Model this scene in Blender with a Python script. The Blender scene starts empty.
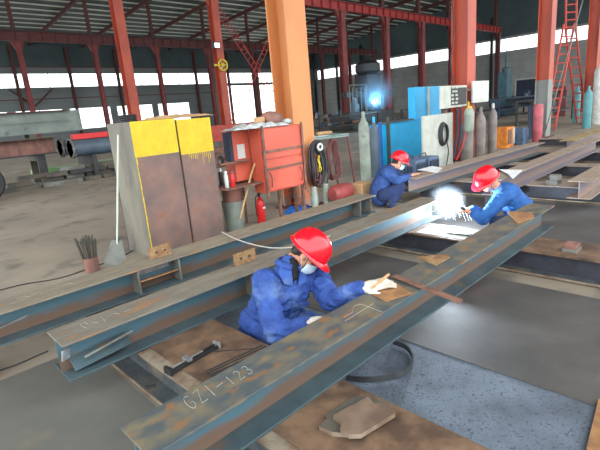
import bpy, bmesh, math, random
from mathutils import Vector, Matrix, Quaternion, noise
random.seed(7)
PI = math.pi
S = bpy.context.scene
COL = S.collection

# ---------------------------------------------------------------- camera
F = 445.0
CAMZ = 1.6
def _n(v): return v.normalized()
ax = _n(Vector((470, 154, -445))); by = _n(Vector((-450, 75, -445)))
zz = _n(ax.cross(by)); yy = zz.cross(ax)
RM = Matrix((ax, yy, zz))            # camera -> world
CAM = Vector((0, 0, CAMZ))
cd = bpy.data.cameras.new('camera'); cam = bpy.data.objects.new('camera', cd); COL.objects.link(cam)
cd.sensor_width = 36; cd.lens = 36 * F / 600; cd.clip_end = 400; cd.clip_start = 0.05
cam.matrix_world = Matrix.Translation(CAM) @ RM.to_4x4()
S.camera = cam

def ray(px, py): return RM @ Vector((px - 300, 225 - py, -F))
def at(px, py, x=None, y=None, z=None, d=None):
    r = ray(px, py)
    if x is not None: t = (x - CAM.x) / r.x
    elif y is not None: t = (y - CAM.y) / r.y
    elif z is not None: t = (z - CAM.z) / r.z
    else: t = d / F
    return CAM + r * t

# ---------------------------------------------------------------- materials
def newmat(name):
    m = bpy.data.materials.new(name); m.use_nodes = True
    nt = m.node_tree; b = nt.nodes['Principled BSDF']
    return m, nt, b
def rgb(r, g, b): # sRGB 0..255 -> linear
    f = lambda c: ((c/255)/12.92 if c/255 <= .04045 else (((c/255)+.055)/1.055)**2.4)
    return (f(r), f(g), f(b), 1)
def mat(name, c1, c2=None, scale=4, rough=.6, metal=0, lo=.4, hi=.6, bump=0, bscale=None, stretch=(1, 1, 1),
        c3=None, s3=30, lo3=.6, hi3=.7, detail=6, rough2=None, coat=0, alpha=1, spec=None):
    m, nt, b = newmat(name); N = nt.nodes; L = nt.links
    b.inputs['Roughness'].default_value = rough; b.inputs['Metallic'].default_value = metal
    b.inputs['Coat Weight'].default_value = coat
    if spec is not None: b.inputs['Specular IOR Level'].default_value = spec
    b.inputs['Base Color'].default_value = rgb(*c1)
    if c2 is not None or bump:
        tc = N.new('ShaderNodeTexCoord'); mp = N.new('ShaderNodeMapping'); mp.inputs['Scale'].default_value = stretch
        L.new(tc.outputs['Object'], mp.inputs['Vector'])
    if c2 is not None:
        nz = N.new('ShaderNodeTexNoise'); nz.inputs['Scale'].default_value = scale; nz.inputs['Detail'].default_value = detail
        nz.inputs['Roughness'].default_value = .62
        L.new(mp.outputs[0], nz.inputs['Vector'])
        cr = N.new('ShaderNodeValToRGB'); cr.color_ramp.elements[0].position = lo; cr.color_ramp.elements[1].position = hi
        cr.color_ramp.elements[0].color = rgb(*c1); cr.color_ramp.elements[1].color = rgb(*c2)
        L.new(nz.outputs['Fac'], cr.inputs[0]); out = cr.outputs[0]
        if rough2 is not None:
            mr = N.new('ShaderNodeMapRange'); mr.inputs[1].default_value = lo; mr.inputs[2].default_value = hi
            mr.inputs[3].default_value = rough; mr.inputs[4].default_value = rough2
            L.new(nz.outputs['Fac'], mr.inputs[0]); L.new(mr.outputs[0], b.inputs['Roughness'])
        if c3 is not None:
            n3 = N.new('ShaderNodeTexNoise'); n3.inputs['Scale'].default_value = s3; n3.inputs['Detail'].default_value = 5
            L.new(mp.outputs[0], n3.inputs['Vector'])
            r3 = N.new('ShaderNodeValToRGB'); r3.color_ramp.elements[0].position = lo3; r3.color_ramp.elements[1].position = hi3
            L.new(n3.outputs['Fac'], r3.inputs[0])
            mx = N.new('ShaderNodeMix'); mx.data_type = 'RGBA'
            L.new(r3.outputs[0], mx.inputs['Factor']); L.new(out, mx.inputs['A']); mx.inputs['B'].default_value = rgb(*c3)
            out = mx.outputs['Result']
        L.new(out, b.inputs['Base Color'])
    if bump:
        nb = N.new('ShaderNodeTexNoise'); nb.inputs['Scale'].default_value = bscale or scale * 3; nb.inputs['Detail'].default_value = 6
        L.new(mp.outputs[0], nb.inputs['Vector'])
        bp = N.new('ShaderNodeBump'); bp.inputs['Strength'].default_value = min(1, bump); bp.inputs['Distance'].default_value = .01
        L.new(nb.outputs['Fac'], bp.inputs['Height']); L.new(bp.outputs[0], b.inputs['Normal'])
    return m
def emit(name, c, s):
    m, nt, b = newmat(name)
    b.inputs['Emission Color'].default_value = rgb(*c); b.inputs['Emission Strength'].default_value = s
    b.inputs['Base Color'].default_value = rgb(*c)
    return m

M = {}
M['floor'] = mat('concrete floor', (148, 136, 120), (118, 110, 98), scale=.55, rough=.75, lo=.35, hi=.68, bump=.25, bscale=40, c3=(92, 88, 80), s3=2.2, lo3=.56, hi3=.75)
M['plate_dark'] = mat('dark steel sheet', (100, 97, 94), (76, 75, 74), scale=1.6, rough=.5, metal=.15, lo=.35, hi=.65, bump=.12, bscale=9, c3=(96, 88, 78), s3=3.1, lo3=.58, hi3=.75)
M['sheetgrey'] = mat('smooth dusty grey sheet', (112, 111, 104), (92, 92, 88), scale=1.1, rough=.55, metal=.1, lo=.35, hi=.68, c3=(122, 114, 100), s3=3, lo3=.58, hi3=.75)
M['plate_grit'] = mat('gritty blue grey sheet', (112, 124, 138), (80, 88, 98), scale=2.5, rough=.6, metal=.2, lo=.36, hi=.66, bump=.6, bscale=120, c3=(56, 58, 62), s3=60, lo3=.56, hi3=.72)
M['brown'] = mat('rusty brown plate', (124, 98, 76), (80, 62, 50), scale=4.2, rough=.62, lo=.4, hi=.6, detail=12, bump=.12, bscale=14, c3=(62, 48, 38), s3=5, lo3=.6, hi3=.72)
M['gritdark'] = mat('dark gritty dust covered steel', (84, 90, 92), (58, 64, 68), scale=9, rough=.7, bump=.5, bscale=120, c3=(112, 104, 88), s3=4, lo3=.55, hi3=.72)
M['support'] = mat('blue black support steel', (66, 68, 78), (48, 46, 50), scale=3, rough=.5, metal=.3, lo=.4, hi=.65, c3=(96, 78, 64), s3=4, lo3=.6, hi3=.75)
M['strip'] = mat('pale worn steel lip', (150, 138, 120), (118, 96, 78), scale=7, rough=.55, metal=.2)
def steel_top(name, a, b_, c, sx=1.0, lo3=.56, hi3=.66, s3=7):
    return mat(name, a, b_, scale=7, rough=.5, rough2=.7, metal=.2, lo=.4, hi=.62, bump=.15, bscale=40, detail=12, stretch=(sx, 1.6, 1), c3=c, s3=s3, lo3=lo3, hi3=hi3)
M['top1'] = steel_top('mill scale with ochre rust', (80, 90, 94), (120, 110, 88), (134, 100, 70), lo3=.58, hi3=.66, s3=9)
M['top2'] = steel_top('grey brown mill scale', (130, 124, 112), (106, 102, 94), (142, 112, 84), sx=.5)
M['top3'] = steel_top('dusty brown mill scale', (138, 128, 112), (114, 108, 96), (146, 120, 92), sx=.5)
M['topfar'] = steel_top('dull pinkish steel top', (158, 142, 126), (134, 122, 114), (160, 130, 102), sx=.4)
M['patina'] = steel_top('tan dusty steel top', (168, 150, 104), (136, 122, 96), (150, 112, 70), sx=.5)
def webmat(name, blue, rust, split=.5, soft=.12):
    """mill scale web: blue upper band, rust brown lower band, reflected tones painted into both"""
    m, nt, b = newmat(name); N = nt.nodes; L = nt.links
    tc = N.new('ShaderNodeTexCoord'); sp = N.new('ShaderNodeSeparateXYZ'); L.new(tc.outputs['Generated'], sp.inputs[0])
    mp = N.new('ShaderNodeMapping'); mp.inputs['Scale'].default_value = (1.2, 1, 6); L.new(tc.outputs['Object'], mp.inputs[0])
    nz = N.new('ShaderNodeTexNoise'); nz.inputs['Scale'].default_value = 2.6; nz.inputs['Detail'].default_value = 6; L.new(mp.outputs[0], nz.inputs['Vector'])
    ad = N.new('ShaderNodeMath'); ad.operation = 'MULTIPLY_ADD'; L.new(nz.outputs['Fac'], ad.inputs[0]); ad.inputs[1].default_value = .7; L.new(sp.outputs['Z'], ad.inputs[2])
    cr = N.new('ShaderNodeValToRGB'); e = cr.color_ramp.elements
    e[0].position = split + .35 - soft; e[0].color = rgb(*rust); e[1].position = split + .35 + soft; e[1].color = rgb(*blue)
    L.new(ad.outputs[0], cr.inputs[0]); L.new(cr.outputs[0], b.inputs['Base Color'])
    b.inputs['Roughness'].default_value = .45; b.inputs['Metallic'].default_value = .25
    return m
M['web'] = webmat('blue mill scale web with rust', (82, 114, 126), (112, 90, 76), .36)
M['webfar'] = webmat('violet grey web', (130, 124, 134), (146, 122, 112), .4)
M['flange_b'] = mat('blue grey bottom flange', (80, 100, 106), (64, 78, 84), scale=4, rough=.45, metal=.3, lo=.35, hi=.65, c3=(110, 88, 68), s3=5, lo3=.62, hi3=.75)
M['rustlug'] = mat('rusty lug plate', (150, 122, 84), (120, 84, 56), scale=14, rough=.75)
M['rustor'] = mat('orange rust plate', (158, 116, 72), (128, 92, 62), scale=9, rough=.8)
M['colOr'] = mat('light orange paint', (196, 130, 78), (184, 118, 70), scale=2, rough=.6, stretch=(1, 1, .3), c3=(206, 146, 96), s3=3, lo3=.6, hi3=.8)
M['colRed'] = mat('orange red primer', (182, 82, 58), (160, 68, 50), scale=2, rough=.55, stretch=(1, 1, .3))
M['dred'] = mat('dark red primer', (132, 56, 54), (108, 48, 46), scale=2, rough=.6)
M['browncol'] = mat('brown red primer', (98, 52, 48), (80, 44, 42), scale=2, rough=.6)
M['girder'] = mat('crimson girder paint', (166, 52, 48), (140, 44, 42), scale=3, rough=.5)
M['girderd'] = mat('dull maroon girder paint', (102, 50, 50), (86, 42, 42), scale=3, rough=.6)
M['peel'] = mat('peeling orange over grey steel', (206, 120, 78), (150, 140, 132), scale=3.2, rough=.7, lo=.45, hi=.55, c3=(120, 70, 48), s3=7, lo3=.6, hi3=.66)
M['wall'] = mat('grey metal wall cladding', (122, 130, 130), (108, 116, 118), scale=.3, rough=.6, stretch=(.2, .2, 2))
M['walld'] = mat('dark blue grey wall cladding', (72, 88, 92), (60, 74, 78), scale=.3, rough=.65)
M['wallend'] = mat('pale grey block wall', (150, 152, 148), (134, 138, 136), scale=.5, rough=.75)
M['roof'] = mat('dark roof sheeting', (62, 74, 74), (50, 60, 62), scale=.4, rough=.6)
M['purlin'] = mat('galvanised purlin', (240, 244, 236), (222, 228, 220), scale=.6, rough=.5)
M['white'] = mat('white paint', (204, 206, 202), (184, 186, 180), scale=5, rough=.55)
M['offwhite'] = mat('off white panel', (188, 190, 180), (170, 174, 164), scale=4, rough=.6)
M['yellow'] = mat('bright yellow paint', (212, 186, 36), (200, 172, 30), scale=6, rough=.55)
M['boxrust'] = mat('grey brown mill scale sheet', (132, 102, 92), (102, 88, 84), scale=2.6, rough=.6, metal=.1, lo=.38, hi=.62, c3=(136, 84, 66), s3=4, lo3=.6, hi3=.75)
M['boxgrey'] = mat('grey side sheet with dark drips', (126, 122, 108), (96, 92, 84), scale=2.6, rough=.6, lo=.4, hi=.62, stretch=(1, 1, .4), c3=(80, 76, 72), s3=3.4, lo3=.6, hi3=.7)
M['card'] = mat('cardboard', (186, 150, 108), (168, 132, 94), scale=3, rough=.85)
M['wood'] = mat('pale wood handle', (196, 158, 112), (170, 130, 88), scale=8, rough=.7, stretch=(1, 1, .1))
M['orange'] = mat('salmon orange cabinet paint', (202, 92, 70), (186, 82, 62), scale=2, rough=.5, c3=(190, 84, 62), s3=5, lo3=.64, hi3=.74)
M['rustbar'] = mat('brown rusty strap', (128, 92, 76), (98, 70, 58), scale=10, rough=.75)
M['black'] = mat('black rubber', (30, 30, 32), (44, 43, 44), scale=20, rough=.55)
M['dark'] = mat('dark machinery', (40, 42, 46), (58, 56, 54), scale=3, rough=.6)
M['darkblue'] = mat('dark navy sheet', (34, 46, 70), (28, 36, 54), scale=3, rough=.6)
M['silver'] = mat('bare bright metal', (206, 208, 210), (170, 172, 176), scale=14, rough=.3, metal=.7)
M['red'] = mat('bright red paint', (206, 34, 34), rough=.35)
M['redtank'] = mat('dusty red tank paint', (150, 62, 58), (120, 50, 48), scale=5, rough=.6)
M['bucket'] = mat('grey green bucket paint', (140, 150, 140), (118, 126, 120), scale=5, rough=.6)
M['drum'] = mat('rusty brown drum', (142, 98, 86), (112, 80, 72), scale=5, rough=.7, stretch=(1, 1, .5))
M['blue'] = mat('bright sky blue paint', (26, 176, 228), (22, 160, 214), scale=2, rough=.45)
M['blued'] = mat('deep blue paint', (26, 92, 168), (22, 80, 150), scale=2, rough=.45)
M['welder'] = mat('dusty slate blue machine paint', (84, 108, 134), (66, 84, 106), scale=5, rough=.6)
M['green'] = mat('green paint', (136, 184, 120), (120, 164, 106), scale=2, rough=.6)
M['teal'] = mat('teal cylinder paint', (92, 158, 160), (84, 140, 146), scale=4, rough=.5)
M['cylgrey'] = mat('grey green cylinder paint', (150, 162, 148), (128, 136, 126), scale=3, rough=.6, c3=(110, 98, 84), s3=6, lo3=.62, hi3=.72)
M['cylbrown'] = mat('dusty brown grey cylinder paint', (136, 126, 118), (112, 104, 100), scale=3, rough=.55)
M['pipe'] = mat('slate grey pipe', (82, 98, 112), (70, 84, 96), scale=2, rough=.5)
M['scrap'] = mat('grey scrap steel', (120, 122, 116), (96, 92, 84), scale=4, rough=.7)
M['scrapd'] = mat('dark scrap steel', (74, 72, 66), (96, 88, 76), scale=4, rough=.75)
M['stackgrey'] = mat('greenish grey beam primer', (122, 132, 124), (104, 114, 108), scale=1.5, rough=.6, c3=(86, 92, 90), s3=3, lo3=.62, hi3=.72)
M['ladder'] = mat('red ladder paint', (190, 70, 56), (160, 60, 50), scale=4, rough=.55)
M['polepale'] = mat('pale pole', (206, 190, 176), (176, 150, 136), scale=6, rough=.6)
M['chalk'] = mat('white chalk', (160, 162, 156), rough=.9)
M['paper'] = mat('paper', (226, 228, 226), (208, 212, 214), scale=3, rough=.8)
M['plastic'] = mat('grey white plastic sheet', (188, 192, 190), (146, 152, 152), scale=10, rough=.4, bump=.6)
M['cloth'] = mat('blue work jacket cloth', (50, 84, 156), (38, 66, 132), scale=9, rough=.85, bump=.4, bscale=60, c3=(104, 130, 172), s3=4, lo3=.56, hi3=.8)
M['cloth2'] = mat('navy work cloth', (40, 72, 128), (30, 56, 104), scale=9, rough=.85, bump=.3, bscale=60)
M['cloth3'] = mat('sky blue work jacket cloth', (38, 94, 160), (30, 78, 140), scale=9, rough=.85, bump=.3, bscale=60)
M['trouser'] = mat('dark navy trousers', (30, 44, 84), (24, 36, 70), scale=9, rough=.9)
M['undershirt'] = mat('black undershirt', (24, 24, 28), rough=.9)
M['skin'] = mat('skin', (206, 150, 120), (194, 136, 106), scale=12, rough=.55)
M['hair'] = mat('black hair', (22, 18, 16), (34, 28, 24), scale=60, rough=.6)
M['helmet'] = mat('glossy red helmet plastic', (214, 18, 36), rough=.22, coat=.4)
M['mask'] = mat('pale blue surgical mask', (196, 216, 226), (184, 206, 220), scale=10, rough=.8)
M['glove'] = mat('dirty white cotton glove', (214, 208, 196), (180, 172, 158), scale=16, rough=.9, bump=.4, bscale=90)
M['boot'] = mat('dusty black boot', (40, 38, 38), (60, 56, 52), scale=9, rough=.7)
M['eye'] = mat('dark eye', (24, 18, 16), rough=.3)
M['hose_g'] = mat('grey rubber band', (66, 68, 70), (50, 52, 54), scale=9, rough=.5)
M['cable_r'] = mat('dusty maroon hose', (118, 66, 62), (92, 52, 50), scale=9, rough=.6)
M['cable_g'] = mat('pale grey cable', (170, 170, 162), rough=.6)
M['cable_p'] = mat('pale green grey hose', (176, 186, 172), rough=.6)
M['yelcab'] = mat('yellow cable', (214, 190, 50), rough=.6)
M['orangef'] = mat('orange feeder paint', (232, 140, 44), (190, 108, 40), scale=6, rough=.6)
M['arc'] = emit('welding arc', (214, 238, 255), 260)
M['spark'] = emit('hot spark', (206, 228, 255), 9)
M['arcfar'] = emit('distant welding arc', (150, 226, 255), 260)
M['lampm'] = emit('lit floodlight lens', (236, 240, 236), 1.6)
def glass():
    m, nt, b = newmat('hazy window glass'); N = nt.nodes; L = nt.links
    t = N.new('ShaderNodeBsdfTransparent'); t.inputs[0].default_value = (.93, .96, .97, 1)
    g = N.new('ShaderNodeBsdfTranslucent'); g.inputs[0].default_value = (.8, .84, .85, 1)
    mx = N.new('ShaderNodeMixShader'); mx.inputs[0].default_value = .2
    L.new(t.outputs[0], mx.inputs[1]); L.new(g.outputs[0], mx.inputs[2]); L.new(mx.outputs[0], N['Material Output'].inputs[0])
    return m
M['glass'] = glass()

# ---------------------------------------------------------------- mesh builder
class MB:
    def __init__(s): s.bm = bmesh.new(); s.flat = True
    def box(s, a, b, R=None, piv=None):
        a = Vector(a); b = Vector(b)
        vs = [s.bm.verts.new((x, y, z)) for x in (a.x, b.x) for y in (a.y, b.y) for z in (a.z, b.z)]
        for f in ((0, 1, 3, 2), (4, 6, 7, 5), (0, 4, 5, 1), (2, 3, 7, 6), (0, 2, 6, 4), (1, 5, 7, 3)):
            s.bm.faces.new([vs[i] for i in f])
        if R is not None:
            p = Vector(piv) if piv is not None else (a + b) / 2
            for v in vs: v.co = p + R @ (v.co - p)
        return s
    def cb(s, c, size, R=None):
        c = Vector(c); h = Vector(size) / 2
        return s.box(c - h, c + h, R, c)
    def prism(s, pts, v):            # closed polygon extruded by vector v
        v = Vector(v); A = [s.bm.verts.new(p) for p in pts]; B = [s.bm.verts.new(Vector(p) + v) for p in pts]
        n = len(pts); s.bm.faces.new(A); s.bm.faces.new(B[::-1])
        for i in range(n): s.bm.faces.new((A[i], B[i], B[(i+1) % n], A[(i+1) % n]))
        return s
    def ring(s, c, t, r, n, up=None):
        t = t.normalized(); u = t.orthogonal().normalized() if up is None else (up - t * up.dot(t)).normalized()
        w = t.cross(u)
        rx, ry = (r, r) if not isinstance(r, tuple) else r
        return [s.bm.verts.new(c + u * rx * math.cos(2*PI*k/n) + w * ry * math.sin(2*PI*k/n)) for k in range(n)], u
    def tube(s, pts, r, n=8, cap=True, closed=False):
        pts = [Vector(p) for p in pts]; rings = []; up = None
        for i, p in enumerate(pts):
            a = pts[i-1] if i > 0 else (pts[-1] if closed else p); b = pts[i+1] if i < len(pts)-1 else (pts[0] if closed else p)
            rr = r[i] if isinstance(r, list) else r
            R_, up = s.ring(p, (b - a), rr, n, up); rings.append(R_)
        m = len(rings)
        for i in range(m if closed else m-1):
            A = rings[i]; B = rings[(i+1) % m]
            for k in range(n): s.bm.faces.new((A[k], A[(k+1) % n], B[(k+1) % n], B[k]))
        if cap and not closed: s.bm.faces.new(rings[0][::-1]); s.bm.faces.new(rings[-1])
        return s
    def cyl(s, p0, p1, r, r1=None, n=16): return s.tube([p0, p1], [r, r if r1 is None else r1], n)
    def lathe(s, c, prof, n=20, R=None, scale=(1, 1)):
        c = Vector(c); rings = []
        for (r, z) in prof:
            L_ = []
            for k in range(n):
                v = Vector((r*math.cos(2*PI*k/n)*scale[0], r*math.sin(2*PI*k/n)*scale[1], z))
                if R is not None: v = R @ v
                L_.append(s.bm.verts.new(c + v))
            rings.append(L_)
        for i in range(len(rings)-1):
            for k in range(n): s.bm.faces.new((rings[i][k], rings[i][(k+1) % n], rings[i+1][(k+1) % n], rings[i+1][k]))
        s.bm.faces.new(rings[0][::-1]); s.bm.faces.new(rings[-1])
        return s
    def strip(s, pts, w, t):         # flat band: pts path, w vertical width vec, t thickness vec fn
        pts = [Vector(p) for p in pts]; w = Vector(w); rows = []
        for i, p in enumerate(pts):
            d = (pts[min(i+1, len(pts)-1)] - pts[max(i-1, 0)]).normalized(); nrm = d.cross(w.normalized()).normalized() * t
            rows.append([s.bm.verts.new(q) for q in (p - nrm, p + nrm, p + nrm + w, p - nrm + w)])
        for i in range(len(rows)-1):
            for k in range(4): s.bm.faces.new((rows[i][k], rows[i][(k+1) % 4], rows[i+1][(k+1) % 4], rows[i+1][k]))
        s.bm.faces.new(rows[0][::-1]); s.bm.faces.new(rows[-1]); return s
    def sphere(s, c, r, n=12, scale=(1, 1, 1), R=None):
        m = Matrix.Translation(Vector(c)) @ (R.to_4x4() if R is not None else Matrix()) @ Matrix.Diagonal((*scale, 1))
        bmesh.ops.create_uvsphere(s.bm, u_segments=n, v_segments=max(6, n//2), radius=r, matrix=m); return s
    def mesh(s, name):
        bmesh.ops.recalc_face_normals(s.bm, faces=s.bm.faces[:])
        me = bpy.data.meshes.new(name); s.bm.to_mesh(me); s.bm.free(); return me

WL = {}
def wloc(o):
    return WL.get(o.name, Vector((0, 0, 0)))
def link_mesh(name, me, m, parent=None, origin=None, smooth=False, bevel=0):
    org = wloc(parent) if parent is not None else (Vector(origin) if origin is not None else None)
    if org is None:
        if len(me.vertices):
            xs = [v.co for v in me.vertices]
            org = Vector(((min(v.x for v in xs)+max(v.x for v in xs))/2, (min(v.y for v in xs)+max(v.y for v in xs))/2, min(v.z for v in xs)))
        else: org = Vector()
    me.transform(Matrix.Translation(-org))
    o = bpy.data.objects.new(name, me); COL.objects.link(o)
    if m is not None: me.materials.append(m)
    if parent is not None: o.parent = parent
    else: o.location = org
    WL[o.name] = org
    if smooth:
        for p in me.polygons: p.use_smooth = True
        if smooth == 'auto':
            me.set_sharp_from_angle(angle=math.radians(38))
    if bevel:
        b = o.modifiers.new('bevel', 'BEVEL'); b.width = bevel; b.segments = 2; b.limit_method = 'ANGLE'; b.angle_limit = .6
    return o
def build(name, mb, m, parent=None, origin=None, smooth=False, bevel=0, label=None):
    o = link_mesh(name, mb.mesh(name), m, parent, origin, smooth, bevel)
    if label: o['label'] = label
    return o
def tag(o, label, cat, group=None, kind=None):
    o['label'] = label; o['category'] = cat
    if group: o['group'] = group
    if kind: o['kind'] = kind
    return o
def thing(name, label, cat, loc, group=None):
    o = bpy.data.objects.new(name, None); COL.objects.link(o); o.location = loc; o.empty_display_size = .1
    WL[o.name] = Vector(loc); return tag(o, label, cat, group)
def struct(name, mb, m, parent=None, smooth=False):
    o = build(name, mb, m, parent, origin=(0, 0, 0) if parent is None else None, smooth=smooth)
    if parent is None: o['kind'] = 'structure'
    return o
def kids(o): return [c for c in o.children]
def dup(o, loc=None, label=None, group=None, parent=None, rz=None):
    c = o.copy(); COL.objects.link(c)
    if parent is not None: c.parent = parent
    if loc is not None: c.location = loc
    WL[c.name] = Vector(c.location) if parent is None else WL[o.name]
    if rz is not None: c.rotation_euler.z = rz
    if label: c['label'] = label
    if group: c['group'] = group
    for ch in kids(o):
        if ch != c: dup(ch, parent=c)
    return c
RZ = lambda a: Matrix.Rotation(a, 3, 'Z')
RY = lambda a: Matrix.Rotation(a, 3, 'Y')
RX = lambda a: Matrix.Rotation(a, 3, 'X')

# ================================================================ SETTING
BAY = 6.07; X0 = 5.28
YW = 61.9; XE = 65.6; EAVE = 12.0; RIDGE = 13.1
XL = -9.0; YN = -6.0
ROWS = [YN, YW+.4]
mb = MB(); mb.box((XL-30, -30, -.3), (XE+.3, YW+.3, 0)); struct('floor', mb, M['floor'])
def roofz(y): return 12.15 + (YW-y)*.072
# back wall with window openings
def wall_panels(axis, const, u0, u1, z0, z1, openings, th=.2):
    """solid panels around rectangular openings (u0,u1,z0,z1)"""
    mb = MB()
    us = sorted({u0, u1, *[o[0] for o in openings], *[o[1] for o in openings]})
    zs = sorted({z0, z1, *[o[2] for o in openings], *[o[3] for o in openings]})
    for i in range(len(us)-1):
        j = 0
        while j < len(zs)-1:
            uc = (us[i]+us[i+1])/2
            def op(zc): return any(o[0] < uc < o[1] and o[2] < zc < o[3] for o in openings)
            if op((zs[j]+zs[j+1])/2): j += 1; continue
            k = j
            while k+1 < len(zs)-1 and not op((zs[k+1]+zs[k+2])/2): k += 1
            if axis == 'x': mb.box((us[i], const, zs[j]), (us[i+1], const+th, zs[k+1]))
            else: mb.box((const, us[i], zs[j]), (const+th, us[i+1], zs[k+1]))
            j = k+1
    return mb
low = [(8.4+6.07*k, 13.6+6.07*k, 1.7, 4.4) for k in range(5)]
opn = [(-5, 42.6, 6.95, 8.65), (43.4, 57.0, 0, 6.6), (43.4, 61, 6.95, 8.65)] + low
struct('wall_back', wall_panels('x', YW, XL, XE, 0, 9.4, opn), M['wall'])
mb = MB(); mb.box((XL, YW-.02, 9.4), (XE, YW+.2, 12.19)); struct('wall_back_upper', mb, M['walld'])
wi = 0
def window(axis, const, u0, u1, z0, z1, pitch):
    global wi; wi += 1
    n = max(1, round((u1-u0)/pitch)); fr = MB(); gl = MB()
    def bx(m_, a, b, c, d, t):
        if axis == 'x': m_.box((a, const+.06-t, c), (b, const+.06+t, d))
        else: m_.box((const+.06-t, a, c), (const+.06+t, b, d))
    bx(fr, u0, u1, z0, z0+.06, .05); bx(fr, u0, u1, z1-.06, z1, .05)
    for k in range(n+1):
        u = u0 + (u1-u0)*k/n; bx(fr, u-.03, u+.03, z0+.06, z1-.06, .05)
    bx(gl, u0+.03, u1-.03, z0+.06, z1-.06, .006)
    f = struct('window_%d' % wi, fr, M['scrap']); build('pane', gl, M['glass'], f)
window('x', YW, -5, 42.6, 6.95, 8.65, 6.07)
window('x', YW, 43.4, 61, 6.95, 8.65, 6.07)
for o in low: window('x', YW, *o, 2.6)
# end wall
eo = [(-12, 60.5, 7.1, 8.8), (21.2, 24.0, 0, 3.2)]
struct('wall_end', wall_panels('y', XE, YN, YW+.2, 0, 9.0, eo), M['wallend'])
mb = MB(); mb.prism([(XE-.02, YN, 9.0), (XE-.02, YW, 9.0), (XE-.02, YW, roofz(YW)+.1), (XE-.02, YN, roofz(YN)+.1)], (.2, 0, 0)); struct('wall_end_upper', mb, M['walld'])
window('y', XE, -12, 60.5, 7.1, 8.8, 6.2)
mb = MB(); mb.box((XE-.06, 21.0, 0), (XE+.04, 21.2, 3.4)); mb.box((XE-.06, 24.0, 0), (XE+.04, 24.2, 3.4)); mb.box((XE-.06, 21.0, 3.2), (XE+.04, 24.2, 3.4))
d = struct('door_1', mb, M['offwhite']); mb = MB(); mb.box((XE+.05, 21.2, 0), (XE+.1, 24, 3.2)); build('door_panel', mb, M['darkblue'], d)
# block courses on end wall (cladding rails)
mb = MB()
for k in range(1, 9): mb.box((XE-.03, YN, k*.82), (XE, 20.9, k*.82+.03)); mb.box((XE-.03, 24.3, k*.82), (XE, YW, k*.82+.03))
struct('trim_1', mb, M['scrap'])
mb = MB(); 
for z_ in (5.6, 9.3): mb.box((XL, YW-.08, z_), (XE, YW-.0, z_+.1))
struct('trim_2', mb, M['girderd'])
# roof
mb = MB()
ks = []
ks = [YN, 24.3, YW+.4]
for a, b in zip(ks, ks[1:]):
    za, zb = roofz(a), roofz(b)
    mb.prism([(XL, a, za+.09), (XL, b, zb+.09), (XL, b, zb+.15), (XL, a, za+.15)], (XE-XL, 0, 0))
struct('ceiling', mb, M['roof'])
mb = MB()
y = ROWS[0] + .4
while y < YW-.2:
    z = roofz(y); mb.box((XL, y-.13, z), (XE, y+.13, z+.08)); y += 1.5
struct('trim_3', mb, M['purlin'])
# rafters
ti = 4
for k in range(-1, 10):
    x = X0 + BAY*k; mb = MB()
    for a, b in zip(ks, ks[1:]):
        b = min(b, YW); za, zb = roofz(a)-.02, roofz(b)-.02
        mb.prism([(x-.1, a, za-.42), (x-.1, b, zb-.42), (x-.1, b, zb-.39), (x-.1, a, za-.39)], (.2, 0, 0))
        mb.prism([(x-.012, a, za-.39), (x-.012, b, zb-.39), (x-.012, b, zb), (x-.012, a, za)], (.024, 0, 0))
    struct('trim_%d' % ti, mb, M['browncol']); ti += 1

# ---------------------------------------------------------------- columns
def hcol(x, y, w, dep, z0, z1, tf=.02):
    """H column, flanges facing +-y, web recessed on the x sides"""
    mb = MB()
    mb.box((x-w/2, y-dep/2, z0), (x+w/2, y-dep/2+tf, z1)); mb.box((x-w/2, y+dep/2-tf, z0), (x+w/2, y+dep/2, z1))
    mb.box((x-.01, y-dep/2+tf, z0), (x+.01, y+dep/2-tf, z1)); return mb
def column(label, x, y, w, dep, z1, m, group, bracket=None, upper=None, basem=None, basez=0):
    t = thing('steel_column', label, 'column', (x, y, 0), group)
    mb = MB(); mb.box((x-w*.75, y-dep*.75, 0), (x+w*.75, y+dep*.75, .03)); build('base_plate', mb, M['browncol'], t)
    if basem is not None:
        build('column_foot', hcol(x, y, w, dep, .03, basez), basem, t); z0 = basez
    else: z0 = .03
    build('shaft', hcol(x, y, w, dep, z0, z1), m, t)
    if bracket:
        mb = MB(); yb = y
        mb.prism([(x-w*.5, yb-.12, z1), (x-w*.5, yb+.12, z1), (x-w*1.5, yb+.12, z1), (x-w*1.5, yb-.12, z1)], (0, 0, -.12))
        for s in (-1, 1):
            mb.prism([(x+s*w*.5, yb-.1, z1-.02), (x+s*w*1.45, yb-.1, z1-.02), (x+s*w*.5, yb-.1, z1-.75)], (0, .2, 0))
        build('bracket', mb, m, t)
    if upper:
        build('upper_shaft', hcol(x, y+.35, w*.7, dep*.7, z1-.3, upper), M['browncol'], t)
    return t
names = ['big light orange steel column beside the salmon cabinet', 'orange column with grey control boxes mounted on it',
         'orange red column with grey and pink painted foot, left of the red ladder', 'red column at the right edge of the photo, right of the red ladder']
for k in range(4):
    x = X0 + BAY*k
    column(names[k], x, 5.45, .45, .42, roofz(5.45)-.45, M['colOr'] if k < 1 else M['colRed'], 'columns of the nearest row',
           basem=[M['peel'], M['colRed'], M['wallend'], M['colRed']][k], basez=[1.05, 1.0, 1.95, 1.0][k])
r2n = ['bright orange red column standing left behind the yellow topped boxes', 'orange red column with a small floodlight and yellow fan on it', 
       'dark column hidden behind the big orange column', 'red column first right of the big orange column', 'red column rising above the dark gantry machine and far arc',
       'red column above the blue cabinet, third right of the big orange one', 'red column just left of the control box column', None, 'brown red column at the far end of the crimson crane girder']
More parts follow.
